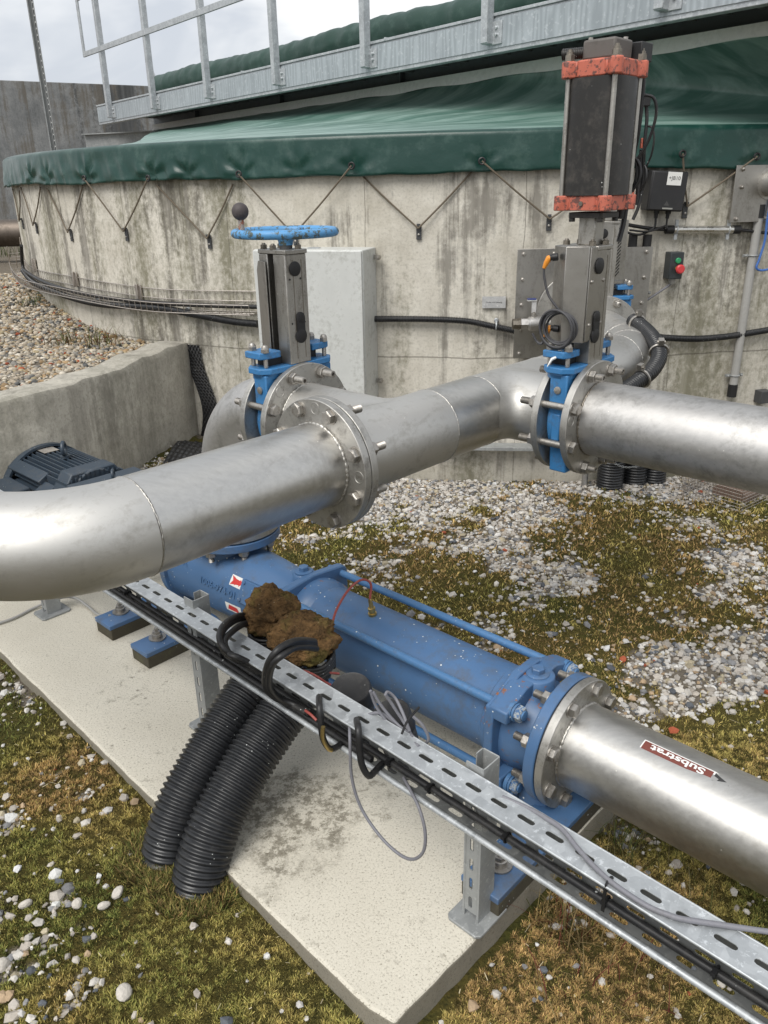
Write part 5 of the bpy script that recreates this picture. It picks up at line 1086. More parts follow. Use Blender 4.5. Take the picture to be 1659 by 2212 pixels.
q = M(); q.box(onA(1216, 762, -.12), .016, .002, .004, nrm(B*.6-UP*.2), A, UP); q.tube([onA(1215, 765, -.12), onA(1192, 776, -.14), onA(1182, 792, -.15)], [.004, .0045, .001], 6); o = q.build('cable_tie', WHITE); tag(o, 'loose pale cable tie sticking out left of the blue top plate', 'cable tie')
# hose curving from the far flange round the bend of the run pipe, with clamps
def onS(px, py, s_): return atPl(px, py, B*s_, B)
hp = [(1368, 693), (1392, 711), (1413, 735), (1424, 768), (1408, 800), (1380, 822), (1345, 845), (1320, 858)]
dz = [3.25, 3.15, 3.05, 2.98, 2.93, 2.90, 2.86, 2.82]
hpp = [O+ray(x_, y_)*d_ for (x_, y_), d_ in zip(hp, dz)]
q = M(); corr(q, hpp, .030, .011, .003, 20); o = q.build('corrugated_hose', HOSE, smooth=60); tag(o, 'black corrugated hose curving round the right side of the pipe bend', 'hose')
ca_ = catmull(hpp, 8)
for i, k in enumerate((3, 22, 38)):
    p = ca_[k]; t_ = nrm(ca_[k+1]-ca_[k-1]); q = M(); q.torus(p, t_, .033, .005, 28, 6); u_, v_ = perp(t_); q.box(p+v_*.045, .010, .012, .010, u_, v_, t_); q.lathe(p+v_*.045-u_*.015, u_, [(0, .006), (.03, .006)], 6); q.lathe(p-v_*.04, -v_, [(0, .006), (.02, .006), (.02, .012), (.03, .012)], 6)
    o = q.build('hose_clamp', BOLT); tag(o, ['upper steel clamp on the black hose near the far flange', 'middle steel clamp on the outermost bend of the black hose', 'lower steel clamp on the black hose beside the pipe bend'][i], 'clamp', 'clamps on the black hose')
# ---------------------------------------------------------------- progressive cavity pump
TP, ZP = 1.5, .292
X = lambda s_, dt=0., dz_=0.: Wp(s_, TP+dt, ZP+dz_)
PU = thing('screw_pump', 'long blue screw pump with tie rods lying on the concrete slab', 'pump', Wp(-1.5, TP, zs))
m_ = M(); m_.lathe(X(-2.42), B, [(0, .165), (.03, .165), (.03, .148), (.05, .145), (.09, .143), (.30, .137), (.42, .130), (.50, .124), (.58, .121), (.64, .121)], 80)
m_.lathe(Wp(SV, 1.515, ZP+.06), UP, [(0, .118), (.085, .112), (.105, .116), (.12, .135)], 64); m_.build('suction_housing', PBLUE, PU, smooth=50, bevel=.002)
m_ = M(); m_.annulus(Wp(SV, 1.515, .448), UP, .09, .170, .030, 96); m_.build('outlet_flange', PBLUE, PU, bevel=.003)
m_ = M(); m_.annulus(Wp(SV, 1.515, .478), UP, .09, .150, .006, 72); m_.build('gasket', RUBBER_DK, PU)
for i, p in enumerate(circle_pts(Wp(SV, 1.515, .506), UP, .1475, A8, A)): put_bolt(PU, p, -UP, .058, stub=.02)
m_ = M()
for dt in (-1, 1): m_.box(X(-2.435, dt*.09, -.02), .012, .04, .19, B, A, UP)
m_.box(X(-2.435, 0, -.02), .010, .10, .185, B, A, UP); m_.build('end_plate', PBLUE, PU, bevel=.004)
# cast part number and stickers on the side of the housing
def on_cyl(s0, ang0, R_fn, flip=1, rot=0.0):     # ang0: angle from the top towards the viewer (-A side)
    c_, s_ = math.cos(rot), math.sin(rot)
    def fnc(x_, y_, e_):
        xx = x_*c_-y_*s_; yy = x_*s_+y_*c_; R_ = R_fn(s0+flip*xx)+e_; an = ang0-flip*yy/R_; return X(s0+flip*xx, -R_*math.sin(an), R_*math.cos(an))
    return fnc
hr = lambda s_: np.interp(s_, [-2.33, -2.12, -2.0, -1.92, -1.84, -1.78], [.143, .137, .130, .124, .121, .121])
tx = text3('1006-974-01', None, None, None, .024, PBLUE, PU, ext=.0035, fit=.185, name='cast_number', curve=on_cyl(-2.10, math.radians(76), hr), bold=.02)
so_ = tx.modifiers.new('thick', 'SOLIDIFY'); so_.thickness = .004; so_.offset = -1
text3('K', None, None, None, .03, PBLUE, PU, ext=.003, name='cast_mark', curve=on_cyl(-2.29, math.radians(62), hr), bold=.03)
def sticker(parent, fnc, poly, m, e_, nm, n=10):
    (x0, y0), (x1, y1) = poly; q = M(); V_ = [fnc(x0+(x1-x0)*i/n, y0+(y1-y0)*j/n, e_) for j in range(n+1) for i in range(n+1)]; q.add(V_, [(j*(n+1)+i, j*(n+1)+i+1, (j+1)*(n+1)+i+1, (j+1)*(n+1)+i) for i in range(n) for j in range(n)]); return q.build(nm, m, parent, smooth=60)
fs = on_cyl(-2.015, math.radians(56), hr); stk = sticker(PU, fs, ((-.031, -.019), (.031, .019)), WHITE, .0008, 'sticker')
def fpoly(parent, fnc, pts, m, e_, nm): q = M(); q.add([fnc(x_, y_, e_) for x_, y_ in pts], [tuple(range(len(pts)))]); return q.build(nm, m, parent, smooth=0)
fpoly(stk, fs, [(-.028, .016), (-.018, .0), (-.028, -.016), (-.006, -.011), (-.006, -.014), (.0, -.010), (.014, -.008), (.014, -.013), (.030, .002), (.014, .013), (.014, .008), (-.004, .009)], LRED, .0014, 'red_arrow')
fs2 = on_cyl(-2.02, math.radians(100), hr); stk2 = sticker(PU, fs2, ((-.040, -.017), (.040, .017)), WHITE, .0008, 'sticker'); fpoly(stk2, fs2, [(-.030, -.009), (.028, -.012), (.022, .009), (-.02, .011)], LRED, .0014, 'red_mark')
m_ = M(); n0 = -A*math.sin(1.12)+UP*math.cos(1.12); v0 = -A*math.cos(1.12)-UP*math.sin(1.12); m_.box(X(-1.885)+n0*.125, .10, .040, .012, B, -v0, n0); m_.build('side_cover', PBLUE, PU, bevel=.003)
for b_, v_ in ((-.085, -.03), (.085, -.03), (-.085, .03), (.085, .03)): q = M(); q.lathe(X(-1.885+b_)+n0*.137-v0*v_, n0, [(0, .007), (.004, .007), (.005, .003)], 6); q.build('screw', PBLUE, PU)
# rear clamp bracket
def hull_pts(cs, r_, n=24):
    P_ = sorted(set((round(cx+r_*math.cos(2*math.pi*i/n), 5), round(cy+r_*math.sin(2*math.pi*i/n), 5)) for cx, cy in cs for i in range(n)))
    def half(P_):
        h = []
        for p in P_:
            while len(h) > 1 and (h[-1][0]-h[-2][0])*(p[1]-h[-2][1])-(h[-1][1]-h[-2][1])*(p[0]-h[-2][0]) <= 0: h.pop()
            h.append(p)
        return h
    return half(P_)[:-1]+half(P_[::-1])[:-1]
def brk(s_, th, r_, nm, m):
    q = M(); q.prism(hull_pts([(.122, .110), (-.122, .110), (-.122, -.110), (.122, -.110), (0, .122)], r_), X(s_-th/2), A, UP, B*th); return q.build(nm, m, PU, bevel=.005, smooth=45)
brk(-1.755, .030, .027, 'rear_bracket', PBLUE)
m_ = M(); m_.lathe(X(-1.80), B, [(0, .123), (.01, .132), (.05, .136)], 72); m_.lathe(X(-1.79, 0, .105), UP, [(0, .040), (.035, .038), (.040, .034)], 40); m_.build('boss', PBLUE, PU, smooth=50)
def top_plug(s_, z_): q = M(); q.lathe(X(s_, 0, z_), UP, [(0, .030), (.004, .030), (.006, .027), (.006, .018)], 32); q.lathe(X(s_, 0, z_+.006), UP, [(0, .017), (.012, .017), (.014, .015)], 6); q.build('top_plug', PBLUE, PU)
top_plug(-1.79, .146)
m_ = M(); m_.lathe(X(-1.742), B, [(0, .131), (.008, .133), (.045, .130), (.055, .124), (.07, .118)], 72); m_.build('stator_ring', PBLUE_RUST, PU, smooth=50)
m_ = M(); m_.lathe(X(-1.70), B, [(0, .119), (.72, .119), (.76, .121)], 96); m_.build('stator', PBLUE, PU, smooth=50)
m_ = M(); m_.lathe(X(-.985), B, [(0, .118), (.006, .126), (.05, .128)], 72); m_.build('stator_ring', PBLUE_RUST, PU, smooth=50)
# front end: bracket with arms, plug, neck and flange
m_ = M()
hexo = [(.205, .062), (.205, .118), (.150, .150), (.075, .158), (-.075, .158), (-.150, .150), (-.205, .118), (-.205, .062)]
m_.prism([(-.142, -.16), (.142, -.16), (.160, -.10), (.160, .06), (.155, .115), (.085, .138), (.045, .160), (-.045, .160), (-.085, .138), (-.155, .115), (-.160, .06), (-.160, -.10)], X(-.945), A, UP, B*.026)
m_.lathe(X(-.94), B, [(0, .130), (.05, .128), (.075, .118), (.13, .112)], 72)
m_.prism([(-.155, .085), (.155, .085), (.155, .118), (.07, .150), (-.07, .150), (-.155, .118)], X(-.935), A, UP, B*.055)
m_.prism([(-.155, -.15), (.155, -.15), (.155, -.085), (-.155, -.085)], X(-.935), A, UP, B*.045)
m_.lathe(X(-.895, 0, .10), UP, [(0, .050), (.048, .044), (.052, .040)], 40)
m_.build('front_bracket', PBLUE_RUST, PU, bevel=.004, smooth=40); top_plug(-.895, .150)
m_ = M(); m_.annulus(X(-.820), B, .08, .170, .030, 96); m_.build('outlet_flange', PBLUE, PU, bevel=.003)
m_ = M(); m_.annulus(X(-.790), B, .09, .165, .004, 72); m_.build('gasket', RUBBER_DK, PU)
for dt in (-1, 1):
    for dz_ in (-1, 1):
        q = M(); q.tube([X(-1.80, dt*.122, dz_*.110), X(-.905, dt*.122, dz_*.110)], .0118, 18); tr = q.build('tie_rod', ROD_BLUE, PU)
        q = M(); q.lathe(X(-.905, dt*.122, dz_*.110), B, sum([[(i*.0022, .0098), (i*.0022+.0011, .0112)] for i in range(14)], []), 16); 
        q.lathe(X(-.888, dt*.122, dz_*.110), B, [(0, .0245), (.010, .0245), (.010, .021), (.013, .021), (.013, .0235), (.017, .0235)], 28)
        q.lathe(X(-.862, dt*.122, dz_*.110), B, [(0, .013), (.012, .013), (.013, .009)], 16); q.build('rod_end', ROD_BLUE, tr)
        q = M(); q.lathe(X(-.871, dt*.122, dz_*.110), B, [(0, .0205), (.001, .021), (.015, .021), (.017, .018)], 6); q.build('nut', paint('nut_worn', (.33, .36, .37), .4, chips=.5, chipc=(.07, .15, .3), spk=None, sc=30), tr)
# pedestals and feet
m_ = M(); m_.prism([(-.15, zs+.045), (.15, zs+.045), (.125, ZP-.10), (-.125, ZP-.10)], Wp(-.915, TP, 0), A, UP, B*.05); m_.prism([(-.11, zs+.045), (.11, zs+.045), (.10, ZP-.12), (-.10, ZP-.12)], Wp(-.865, TP, 0), A, UP, B*.08); m_.build('pedestal', PBLUE, PU, bevel=.003)
def footblock(s_, t0_, t1_, w_, z1):
    q = M(); c_ = Wp(s_, (t0_+t1_)/2, 0); ln = (t1_-t0_)/2; q.box(c_+UP*(zs+.022), w_, ln, .022, B, A, UP); q.build('grout_pad', paint('mossy_grout', (.06, .052, .035), .9, dirt=(.10, .10, .05), amt=.8, spk=.6, sc=20), PU, bevel=.003)
    a0, a1 = Wp(s_, t0_-.003, 0), Wp(s_, t1_, 0); ch = .028; q = M(); z0 = zs+.044; zt_ = z1
    V_ = [a0-B*w_+UP*z0, a0+B*w_+UP*z0, a1+B*w_+UP*z0, a1-B*w_+UP*z0, a0-B*w_+UP*(z0+.016), a0+B*w_+UP*(z0+.016), a1+B*w_+UP*(z0+.016), a1-B*w_+UP*(z0+.016), a0-B*(w_-ch)+A*ch*1.2+UP*zt_, a0+B*(w_-ch)+A*ch*1.2+UP*zt_, a1+B*(w_-ch)+UP*zt_, a1-B*(w_-ch)+UP*zt_]
    q.add(V_, [(3, 2, 1, 0), (0, 1, 5, 4), (1, 2, 6, 5), (2, 3, 7, 6), (3, 0, 4, 7), (4, 5, 9, 8), (5, 6, 10, 9), (6, 7, 11, 10), (7, 4, 8, 11), (8, 9, 10, 11)]); f_ = q.build('foot', PBLUE, PU, bevel=.002)
    q = M(); p = Wp(s_, t0_+.075, zt_); q.lathe(p+UP*.0005, UP, [(0, .030), (.004, .030), (.004, .019), (.007, .019), (.007, .0175), (.018, .0175), (.019, .016)], 24); q.lathe(p+UP*.019, UP, [(0, .0145), (.010, .0145), (.011, .0075), (.022, .0075)], 6); q.build('anchor_nut', BOLT, f_)
footblock(-.765, 1.095, 1.66, .052, .148); footblock(-2.50, 1.125, 1.42, .055, .150); footblock(-2.235, 1.115, 1.42, .052, .150)
m_ = M(); m_.prism([(-.12, zs+.05), (.12, zs+.05), (.10, ZP-.1), (-.10, ZP-.1)], Wp(-2.46, TP, 0), A, UP, B*.03); m_.build('pedestal', PBLUE, PU, bevel=.003)
m_ = M(); m_.lathe(X(-2.78), B, [(0, .15), (.03, .15), (.03, .10), (.10, .10), (.32, .105), (.34, .13), (.36, .13)], 48); m_.build('bearing_frame', PBLUE, PU)
# temperature probe on the stator
q = M(); pr = atPl(805, 1322, X(-1.35, 0, .11), UP); pr = X(-1.40, .00, .115); nn = nrm(UP*.97-A*.1)
prs = [O+ray(805, 1328)*k for k in np.linspace(1.6, 2.6, 800)]; fr = lambda p_: math.hypot(np.dot(p_, A)-TP, p_[2]-ZP); hit_ = [p_ for p_ in prs if fr(p_) <= .119]; pr = hit_[0] if hit_ else min(prs, key=fr); nn = nrm(pr-X(float(np.dot(pr, B))))
q.lathe(pr, nn, [(-.002, .013), (.008, .013), (.008, .010), (.018, .010), (.018, .0115), (.026, .0115), (.028, .007), (.055, .006), (.06, .004)], 16)
SN = thing('temperature_probe', 'small brass probe with thin red cable screwed into the top of the blue stator', 'probe', pr); q.build('fitting', BRASS, SN)
def pxd(pts, base_d): return [O+ray(x_, y_)*d_ for (x_, y_), d_ in zip(pts, base_d)]
dd_ = float(np.dot(pr-O, cf)); tip = pr+nn*.058; ip = float(np.dot(tip-O, cf))
q = M(); q.tube(catmull([tip]+pxd([(801, 1262), (785, 1252), (765, 1262), (745, 1285), (728, 1315), (719, 1342), (716, 1365)], [ip-.01, ip-.02, ip-.03, ip-.06, ip-.10, ip-.14, ip-.16]), 8), .0036, 8); q.build('cable', CABLE_R, SN, smooth=60)

# ---------------------------------------------------------------- discharge pipe
DP = thing('discharge_pipe', 'bright stainless pipe leaving the pump to the lower right, with brown Substrat arrow label', 'pipe', Wp(0, TP, ZP-.11))
m_ = M(); m_.tube([X(-.76+.25*i, -.012*i*.25) for i in range(12)], RP*1.0, 96); m_.build('pipe', STAIN_BRUSH_B, DP, smooth=60)
flange(DP, X(-.786), B, marks=(.8,)); bead(DP, X(-.762), B, r=.0055, seed=51)
for i, p in enumerate(circle_pts(X(-.764), B, .1475, A8)): put_bolt(DP, p, -B, .056, stub=.026)
# label: curved patch, text reads upside down towards the pump
lc = float(np.dot(atPl(1468, 1646, X(-.4, 0, .10), nrm(-A*.45+UP)), B))
q_ = [O+ray(1462, 1641)*k for k in np.linspace(1.2, 2.4, 600)]; hit = min([p_ for p_ in q_], key=lambda p_: abs(math.hypot(np.dot(p_, A)-TP, p_[2]-ZP)-RP)); lc = float(np.dot(hit, B)); la = math.atan2(-(np.dot(hit, A)-TP), hit[2]-ZP)
fl_ = on_cyl(lc, la, lambda s_: RP, flip=-1)
base = M(); lb = sticker(DP, fl_, ((-.083, -.0155), (.083, .0155)), WHITE, .0006, 'label')
fpoly(DP, fl_, [(-.083, -.0155), (-.083, .0155), (-.118, 0)], WHITE, .0006, 'label_point')
sticker(lb, fl_, ((-.079, -.0125), (.080, .0125)), BROWN, .0010, 'brown_field'); fpoly(lb, fl_, [(-.083, -.011), (-.083, .011), (-.111, 0)], INKD, .0012, 'black_arrow')
text3('Substrat', None, None, None, .018, WHITE, lb, ext=.0016, fit=.125, name='lettering', curve=fl_, bold=.025)

# ---------------------------------------------------------------- motor
MZ = .283
MT = thing('electric_motor', 'dark blue-black electric gear motor with cooling fins and lifting eyes behind the foreground pipe', 'motor', Wp(-3.3, TP, zs))
mc = lambda s_, dt=0, dz_=0: Wp(s_, TP+dt, MZ+dz_)
m_ = M(); m_.lathe(mc(-3.93), B, [(0, .10), (.0, .17), (.03, .20), (.08, .214), (.31, .216), (.31, .205), (.20, .20)], 64, caps=True); m_.build('fan_cowl', MOTORP, MT, smooth=50)
m_ = M(); m_.lathe(mc(-3.80), B, [(0, .150), (.62, .150)], 64); m_.build('frame', MOTORP, MT)
m_ = M()
for i in range(-6, 7):
    dt = i*.0215; h1 = .196-.028*(i/6)**2; m_.box(mc(-3.42, dt, (math.sqrt(max(.15**2-dt*dt, 0))+h1)/2-.01), .27, .0032, (h1-math.sqrt(max(.15**2-dt*dt, 0)))/2+.01, B, A, UP)
for sg in (-1, 1):
    for i in range(-4, 5):
        dz_ = i*.028; r0 = math.sqrt(.15**2-dz_**2); m_.box(mc(-3.42, sg*(r0+.190-.01*abs(i))/2, dz_), .27, (.190-.01*abs(i)-r0)/2+.01, .0032, B, A, UP)
m_.build('cooling_fins', MOTORP, MT)
m_ = M(); m_.prism([(.19*math.cos(a_)*(1+.06*math.cos(4*a_)), .19*math.sin(a_)*(1+.06*math.cos(4*a_))) for a_ in np.linspace(0, 2*math.pi, 48, endpoint=False)], mc(-3.20), A, UP, B*.05); m_.lathe(mc(-3.15), B, [(0, .165), (.04, .155), (.06, .13), (.30, .12)], 48); m_.box(mc(-2.98, 0, .05), .12, .16, .135, B, A, UP); m_.build('gearbox', MOTORP, MT, bevel=.006, smooth=45)
m_ = M(); m_.prism([(-.17, .10), (-.10, .20), (.10, .20), (.17, .10)], mc(-3.26), A, UP, B*.10); m_.build('end_shield', MOTORP, MT, bevel=.006)
m_ = M(); m_.box(mc(-3.50, -.13, .13), .16, .03, .035, B, nrm(A+UP*.6), nrm(UP-A*.6)); m_.box(mc(-3.30, -.15, .10), .05, .03, .03, B, nrm(A+UP*.6), nrm(UP-A*.6)); m_.build('mounting_pads', MOTORP, MT, bevel=.004)
def eye(s_, z_, sc_=1): q = M(); c_ = mc(s_, 0, z_); q.torus(c_+UP*.030*sc_, A*.8+B*.6, .024*sc_, .008*sc_, 28, 10); q.lathe(c_-UP*.01, UP, [(0, .018*sc_), (.012, .018*sc_), (.014, .012*sc_)], 16); q.build('lifting_eye', MOTORP, MT)
eye(-3.42, .205, 1.15); eye(-2.99, .190, .8)
m_ = M(); m_.box(mc(-3.60, .0, .198), .05, .035, .001, B, A, UP); m_.build('rating_plate', galv('plate_pale', (.4, .37, .33), (.5, .47, .43)), MT)
m_ = M(); m_.box(mc(-3.50, -.25, .04), .11, .06, .075, B, A, UP); m_.build('terminal_box', MOTORP, MT, bevel=.008)
for k in (-.05, .04): q = M(); q.lathe(mc(-3.39, -.25+k*.6, .04), B, [(0, .022), (.02, .022), (.022, .016), (.045, .015)], 16); q.build('gland', RUBBER_DK, MT)
m_ = M(); 
for s_ in (-3.65, -3.25): m_.box(Wp(s_, TP, zs+.035), .04, .18, .035, B, A, UP)
m_.build('feet', MOTORP, MT, bevel=.004)

# ---------------------------------------------------------------- slotted cable tray and posts
TSL = -.025
def TT(s_, v_, z_): return Wp(s_, 1.045+TSL*(s_+.8)+v_, z_)    # v measured from the tray's back web towards the viewer when negative
TB = nrm(B+A*TSL); TN = np.cross(UP, TB)   # TN points to the back
TRY = thing('cable_tray', 'galvanised slotted cable tray lying on its side on posts across the foreground', 'cable tray', TT(-1.2, 0, .39))
def slot_cells(m, o, U, V_, N_, n, pitch, W_, sl, sw, th):
    hs, hw, r_ = pitch/2, W_/2, sw/2; hl = sl/2-r_
    outer = [(hs, -hw), (hs, -hw*.5), (hs, 0), (hs, hw*.5), (hs, hw), (hs*.5, hw), (0, hw), (-hs*.5, hw), (-hs, hw), (-hs, hw*.5), (-hs, 0), (-hs, -hw*.5), (-hs, -hw), (-hs*.5, -hw), (0, -hw), (hs*.5, -hw)]
    inner = [(hl+r_*math.cos(a_), r_*math.sin(a_)) for a_ in np.linspace(-math.pi/2, math.pi/2, 5)]+[(hl*.5, r_), (0, r_), (-hl*.5, r_)]+[(-hl-r_*math.cos(a_), r_*math.sin(a_)) for a_ in np.linspace(math.pi/2, -math.pi/2, 5)]+[(-hl*.5, -r_), (0, -r_), (hl*.5, -r_)]
    K = 16
    for i in range(n):
        c_ = o+U*(i+.5)*pitch; V4 = []
        for z_ in (0, -th):
            V4 += [c_+U*x_+V_*y_+N_*z_ for x_, y_ in outer]+[c_+U*x_+V_*y_+N_*z_ for x_, y_ in inner]
        F_ = []
        for j in range(K):
            k = (j+1) % K; F_.append((j, k, K+k, K+j)); F_.append((2*K+j, 3*K+j, 3*K+k, 2*K+k)); F_.append((K+j, K+k, 3*K+k, 3*K+j))
        if np.dot(np.cross(U, V_), N_) < 0: F_ = [q_[::-1] for q_ in F_]
        m.add(V4, F_)
S_A, PIT, NC = -5.2, .0625, 105
m_ = M(); slot_cells(m_, TT(S_A+.003, -.034, .500), TB, TN, UP, NC, PIT, .066, .038, .0115, .0016); m_.build('top_flange', GALV, TRY, smooth=30)
m_ = M()
for r_ in range(2): slot_cells(m_, TT(S_A+(.031 if r_ else 0), 0, (.435, .4055)[r_]), TB, UP, -TN, NC, PIT, (.030, .029)[r_], .036, .0095, .0014)
m_.box((TT(S_A, 0, .475)+TT(S_A+NC*PIT, 0, .475))/2, NC*PIT/2, .0007, .0248, TB, TN, UP); m_.build('web', GALV_TRAY_SHADE, TRY, smooth=30)
m_ = M(); slot_cells(m_, TT(S_A+.01, -.0195, .3915), TB, TN, UP, NC, PIT, .039, .036, .012, .0014); m_.build('bottom_flange', GALV_TRAY_SHADE, TRY, smooth=30)
m_ = M(); m_.tube([TT(S_A+(NC*PIT)*i/40, -.043, .3915) for i in range(41)], .0065, 12); m_.build('rolled_edge', GALV, TRY, smooth=60)
m_ = M(); m_.tube([TT(S_A+(NC*PIT)*i/40, -.0665, .4975) for i in range(41)], .0030, 8); m_.tube([TT(S_A+(NC*PIT)*i/40, .0, .4985) for i in range(41)], .0022, 8); m_.build('top_lip', GALV, TRY, smooth=60)
for i, (s_, t_, zt_, lab) in enumerate([(-.757, 1.05, .512, 'front galvanised post carrying the cable tray, beside the pump outlet flange'), (-1.775, 1.055, .525, 'middle galvanised post carrying the cable tray, behind the two thick black hoses'), (-2.82, 1.05, .50, 'rear galvanised post under the cable tray, below the foreground pipe elbow')]):
    po = thing('support_post', lab, 'post', Wp(s_, t_, zs), 'posts carrying the cable tray'); hB, dA = .022, .054
    ex = .03
    m_ = M(); n_ = int((zt_-zs-.05)/.055); slot_cells(m_, Wp(s_-.001, t_, zs+.028), UP, B, -A, n_, .055, hB*1.5, .034, .010, .003); m_.box(Wp(s_-hB*.86, t_+.0016, (zs+zt_)/2), hB*.14, .0016, (zt_-zs)/2, B, A, UP); m_.box(Wp(s_+hB*.86, t_+.0016, (zs+zt_)/2), hB*.14, .0016, (zt_-zs)/2, B, A, UP); z_a = zs+.028+n_*.055; m_.box(Wp(s_, t_+.0017, (z_a+zt_)/2), hB*.72, .0014, (zt_-z_a)/2, B, A, UP); m_.build('slotted_face', GALV_DULL, po, smooth=30)
    m_ = M(); m_.box(Wp(s_+hB-.0015, t_+dA/2+.002, (zs+zt_)/2), .0016, dA/2, (zt_-zs)/2, B, A, UP); m_.box(Wp(s_, t_+dA+.002, (zs+zt_)/2), hB-.002, .0016, (zt_-zs)/2, B, A, UP); m_.box(Wp(s_-hB+.001, t_+dA-.010, (zs+zt_)/2), .0014, .011, (zt_-zs)/2, B, A, UP); m_.build('channel', GALV_DULL, po, bevel=.0008)
    m_ = M(); m_.prism(rrect(.046, .058, .010), Wp(s_, t_+dA/2, zs+.0005), B, A, UP*.008); m_.build('base_plate', GALV_DULL, po, bevel=.002)
# ---------------------------------------------------------------- the two thick corrugated hoses and their moss plugs
def bighose(pts, lab, nm='corrugated_hose', r=.0665):
    q = M(); P = resample(catmull(pts, 12), .0024); k = np.arange(len(P)) % 6; am = np.array([0, .0, .45, 1, 1, .45])[k]
    q.tube(P, r-.0072*am, 44); o = thing(nm, lab, 'hose', pts[0], 'thick black corrugated hoses under the cable tray'); q.build('hose', HOSE, o, smooth=70)
    q = M(); Pm = P[-1]; ax = nrm(P[-1]-P[-8]); q.annulus(Pm-ax*.004, ax, r*.80, r*1.02, .006, 40); q.build('mouth', HOSE, o); return P
h2 = [Wp(-1.322, .705, -.06), Wp(-1.327, .722, .05), Wp(-1.345, .79, .155), Wp(-1.366, .905, .240), Wp(-1.382, 1.02, .305), Wp(-1.39, 1.115, .355), Wp(-1.39, 1.155, .415)]
h1 = [Wp(-1.455, .705, -.06), Wp(-1.460, .722, .055), Wp(-1.477, .79, .155), Wp(-1.499, .905, .240), Wp(-1.522, 1.02, .305), Wp(-1.535, 1.125, .36), Wp(-1.535, 1.165, .430)]
bighose(h1, 'thick black corrugated hose rising from the moss, left one of two'); bighose(h2, 'thick black corrugated hose rising from the moss, right one of two')
t = NT('mossy_lump'); n1 = t.noise(13, None, 8, .75); n2 = t.noise(60, None, 5, .8); c = t.mix(t.ramp(n1, [(.35, 0.0), (.65, 1.0)]), (.06, .038, .02), (.33, .19, .08)); c = t.mix(t.ramp(t.noise(8, None, 5), [(.50, 0.0), (.62, .8)]), c, (.17, .155, .045)); c = t.mix(t.ramp(n2, [(.35, .8), (.48, 0.0)]), c, (.03, .02, .012)); c = t.mix(t.ramp(t.voro(70), [(.04, .9), (.10, 0.0)]), c, (.5, .42, .28))
t.bump(n2, .9, .010); t.bump(n1, .9, .02); LUMP = t.set(c, .95, 0, .15)
def lump(c_, rx, ry, rz, seed, lab):
    q = M(); n, m2 = 110, 80; V_ = []; rg_ = random.Random(seed)
    TH_, PH = np.meshgrid(np.linspace(0, 2*math.pi, n, endpoint=False), np.linspace(.02, math.pi-.02, m2)); dx, dy, dz2 = np.sin(PH)*np.cos(TH_), np.sin(PH)*np.sin(TH_), np.cos(PH)
    d_ = 1+.45*(fbm(dx*2.1+seed+4, dy*2.1+dz2*2.7, seed, 5, .55)-.5)+.42*(fbm(dz2*3+9, dx*2.4-dy*2.1, seed+5, 4, .6)-.5)+.16*(fbm(dx*9+dz2*5, dy*9-dz2*4, seed+9, 4, .7)-.5)
    d_ = d_*(1-.10*np.maximum(0, -dz2)**2); V_ = np.stack([c_[0]+rx*d_*dx, c_[1]+ry*d_*dy, c_[2]+rz*d_*dz2], -1); q.rings([V_[i] for i in range(m2)][::-1])
    o = q.build('moss_lump', LUMP, smooth=80); tag(o, lab, 'moss lump', 'lumps of brown moss plugging the hose mouths'); return o
lump(Wp(-1.395, 1.155, .500), .088, .083, .066, 3, 'lump of brown rotted moss plugging the nearer hose mouth, larger and greener, right one')
lump(Wp(-1.540, 1.165, .522), .076, .072, .066, 8, 'lump of reddish brown rotted moss plugging the further hose mouth, left one')
# cable coils wound just below the lumps
for c_, lab in ((Wp(-1.39, 1.157, .425), 'black cable wound round the nearer hose mouth'), (Wp(-1.535, 1.166, .440), 'black cable wound round the further hose mouth')):
    q = M(); pts = []
    for i in range(150): a_ = i*.2; pts.append(c_+np.array([(.069+.003*math.sin(i))*math.cos(a_), (.069+.003*math.sin(i))*math.sin(a_), -.012+.0115*(a_/6.283)*.85]))
    q.tube(pts, .0058, 8); o = q.build('coiled_cable', RUBBER, smooth=60); tag(o, lab, 'cable')
def TQ(px, py, t_): return atT(px, py, t_)
def cable(ptss, r_, m, nm, lab, n=8):
    q = M()
    for pts in ptss: q.tube(catmull(pts, 8), r_, n)
    o = q.build(nm, m, smooth=60); tag(o, lab, 'cable'); return o
L1_ = [(548, 1336, 1.14), (514, 1338, 1.08), (486, 1357, 1.01), (476, 1382, .965), (486, 1408, .955), (507, 1423, .965), (530, 1434, .995), (560, 1452, 1.02)]
cable([[TQ(*p) for p in L1_], [TQ(x_-2, y_-7, t_-.006) for x_, y_, t_ in L1_[:5]]+[TQ(x_-1, y_-5, t_+.004) for x_, y_, t_ in L1_[5:]], [TQ(x_+13, y_+10, t_) for x_, y_, t_ in L1_[:3]]+[TQ(x_+9, y_+4, t_) for x_, y_, t_ in L1_[3:5]]+[TQ(x_+6, y_-3, t_) for x_, y_, t_ in L1_[5:]]], .0085, RUBBER, 'cable_loop', 'thick black cables looping over the tray edge from the left moss lump', 12)
L2_ = [(680, 1392, 1.12), (660, 1389, 1.07), (634, 1390, 1.02), (603, 1405, .965), (582, 1430, .945), (573, 1458, .945), (575, 1484, .96), (594, 1506, .99), (626, 1520, 1.015), (660, 1538, 1.02)]
cable([[TQ(*p) for p in L2_], [TQ(x_+(3 if i < 3 else 9), y_+(9 if i < 4 else 2), t_) for i, (x_, y_, t_) in enumerate(L2_)], [TQ(x_-1+i*.4, y_-6+i*.8, t_-.003) for i, (x_, y_, t_) in enumerate(L2_)]], .0085, RUBBER, 'cable_loop', 'thick black cables looping over the tray edge from the right moss lump', 12)
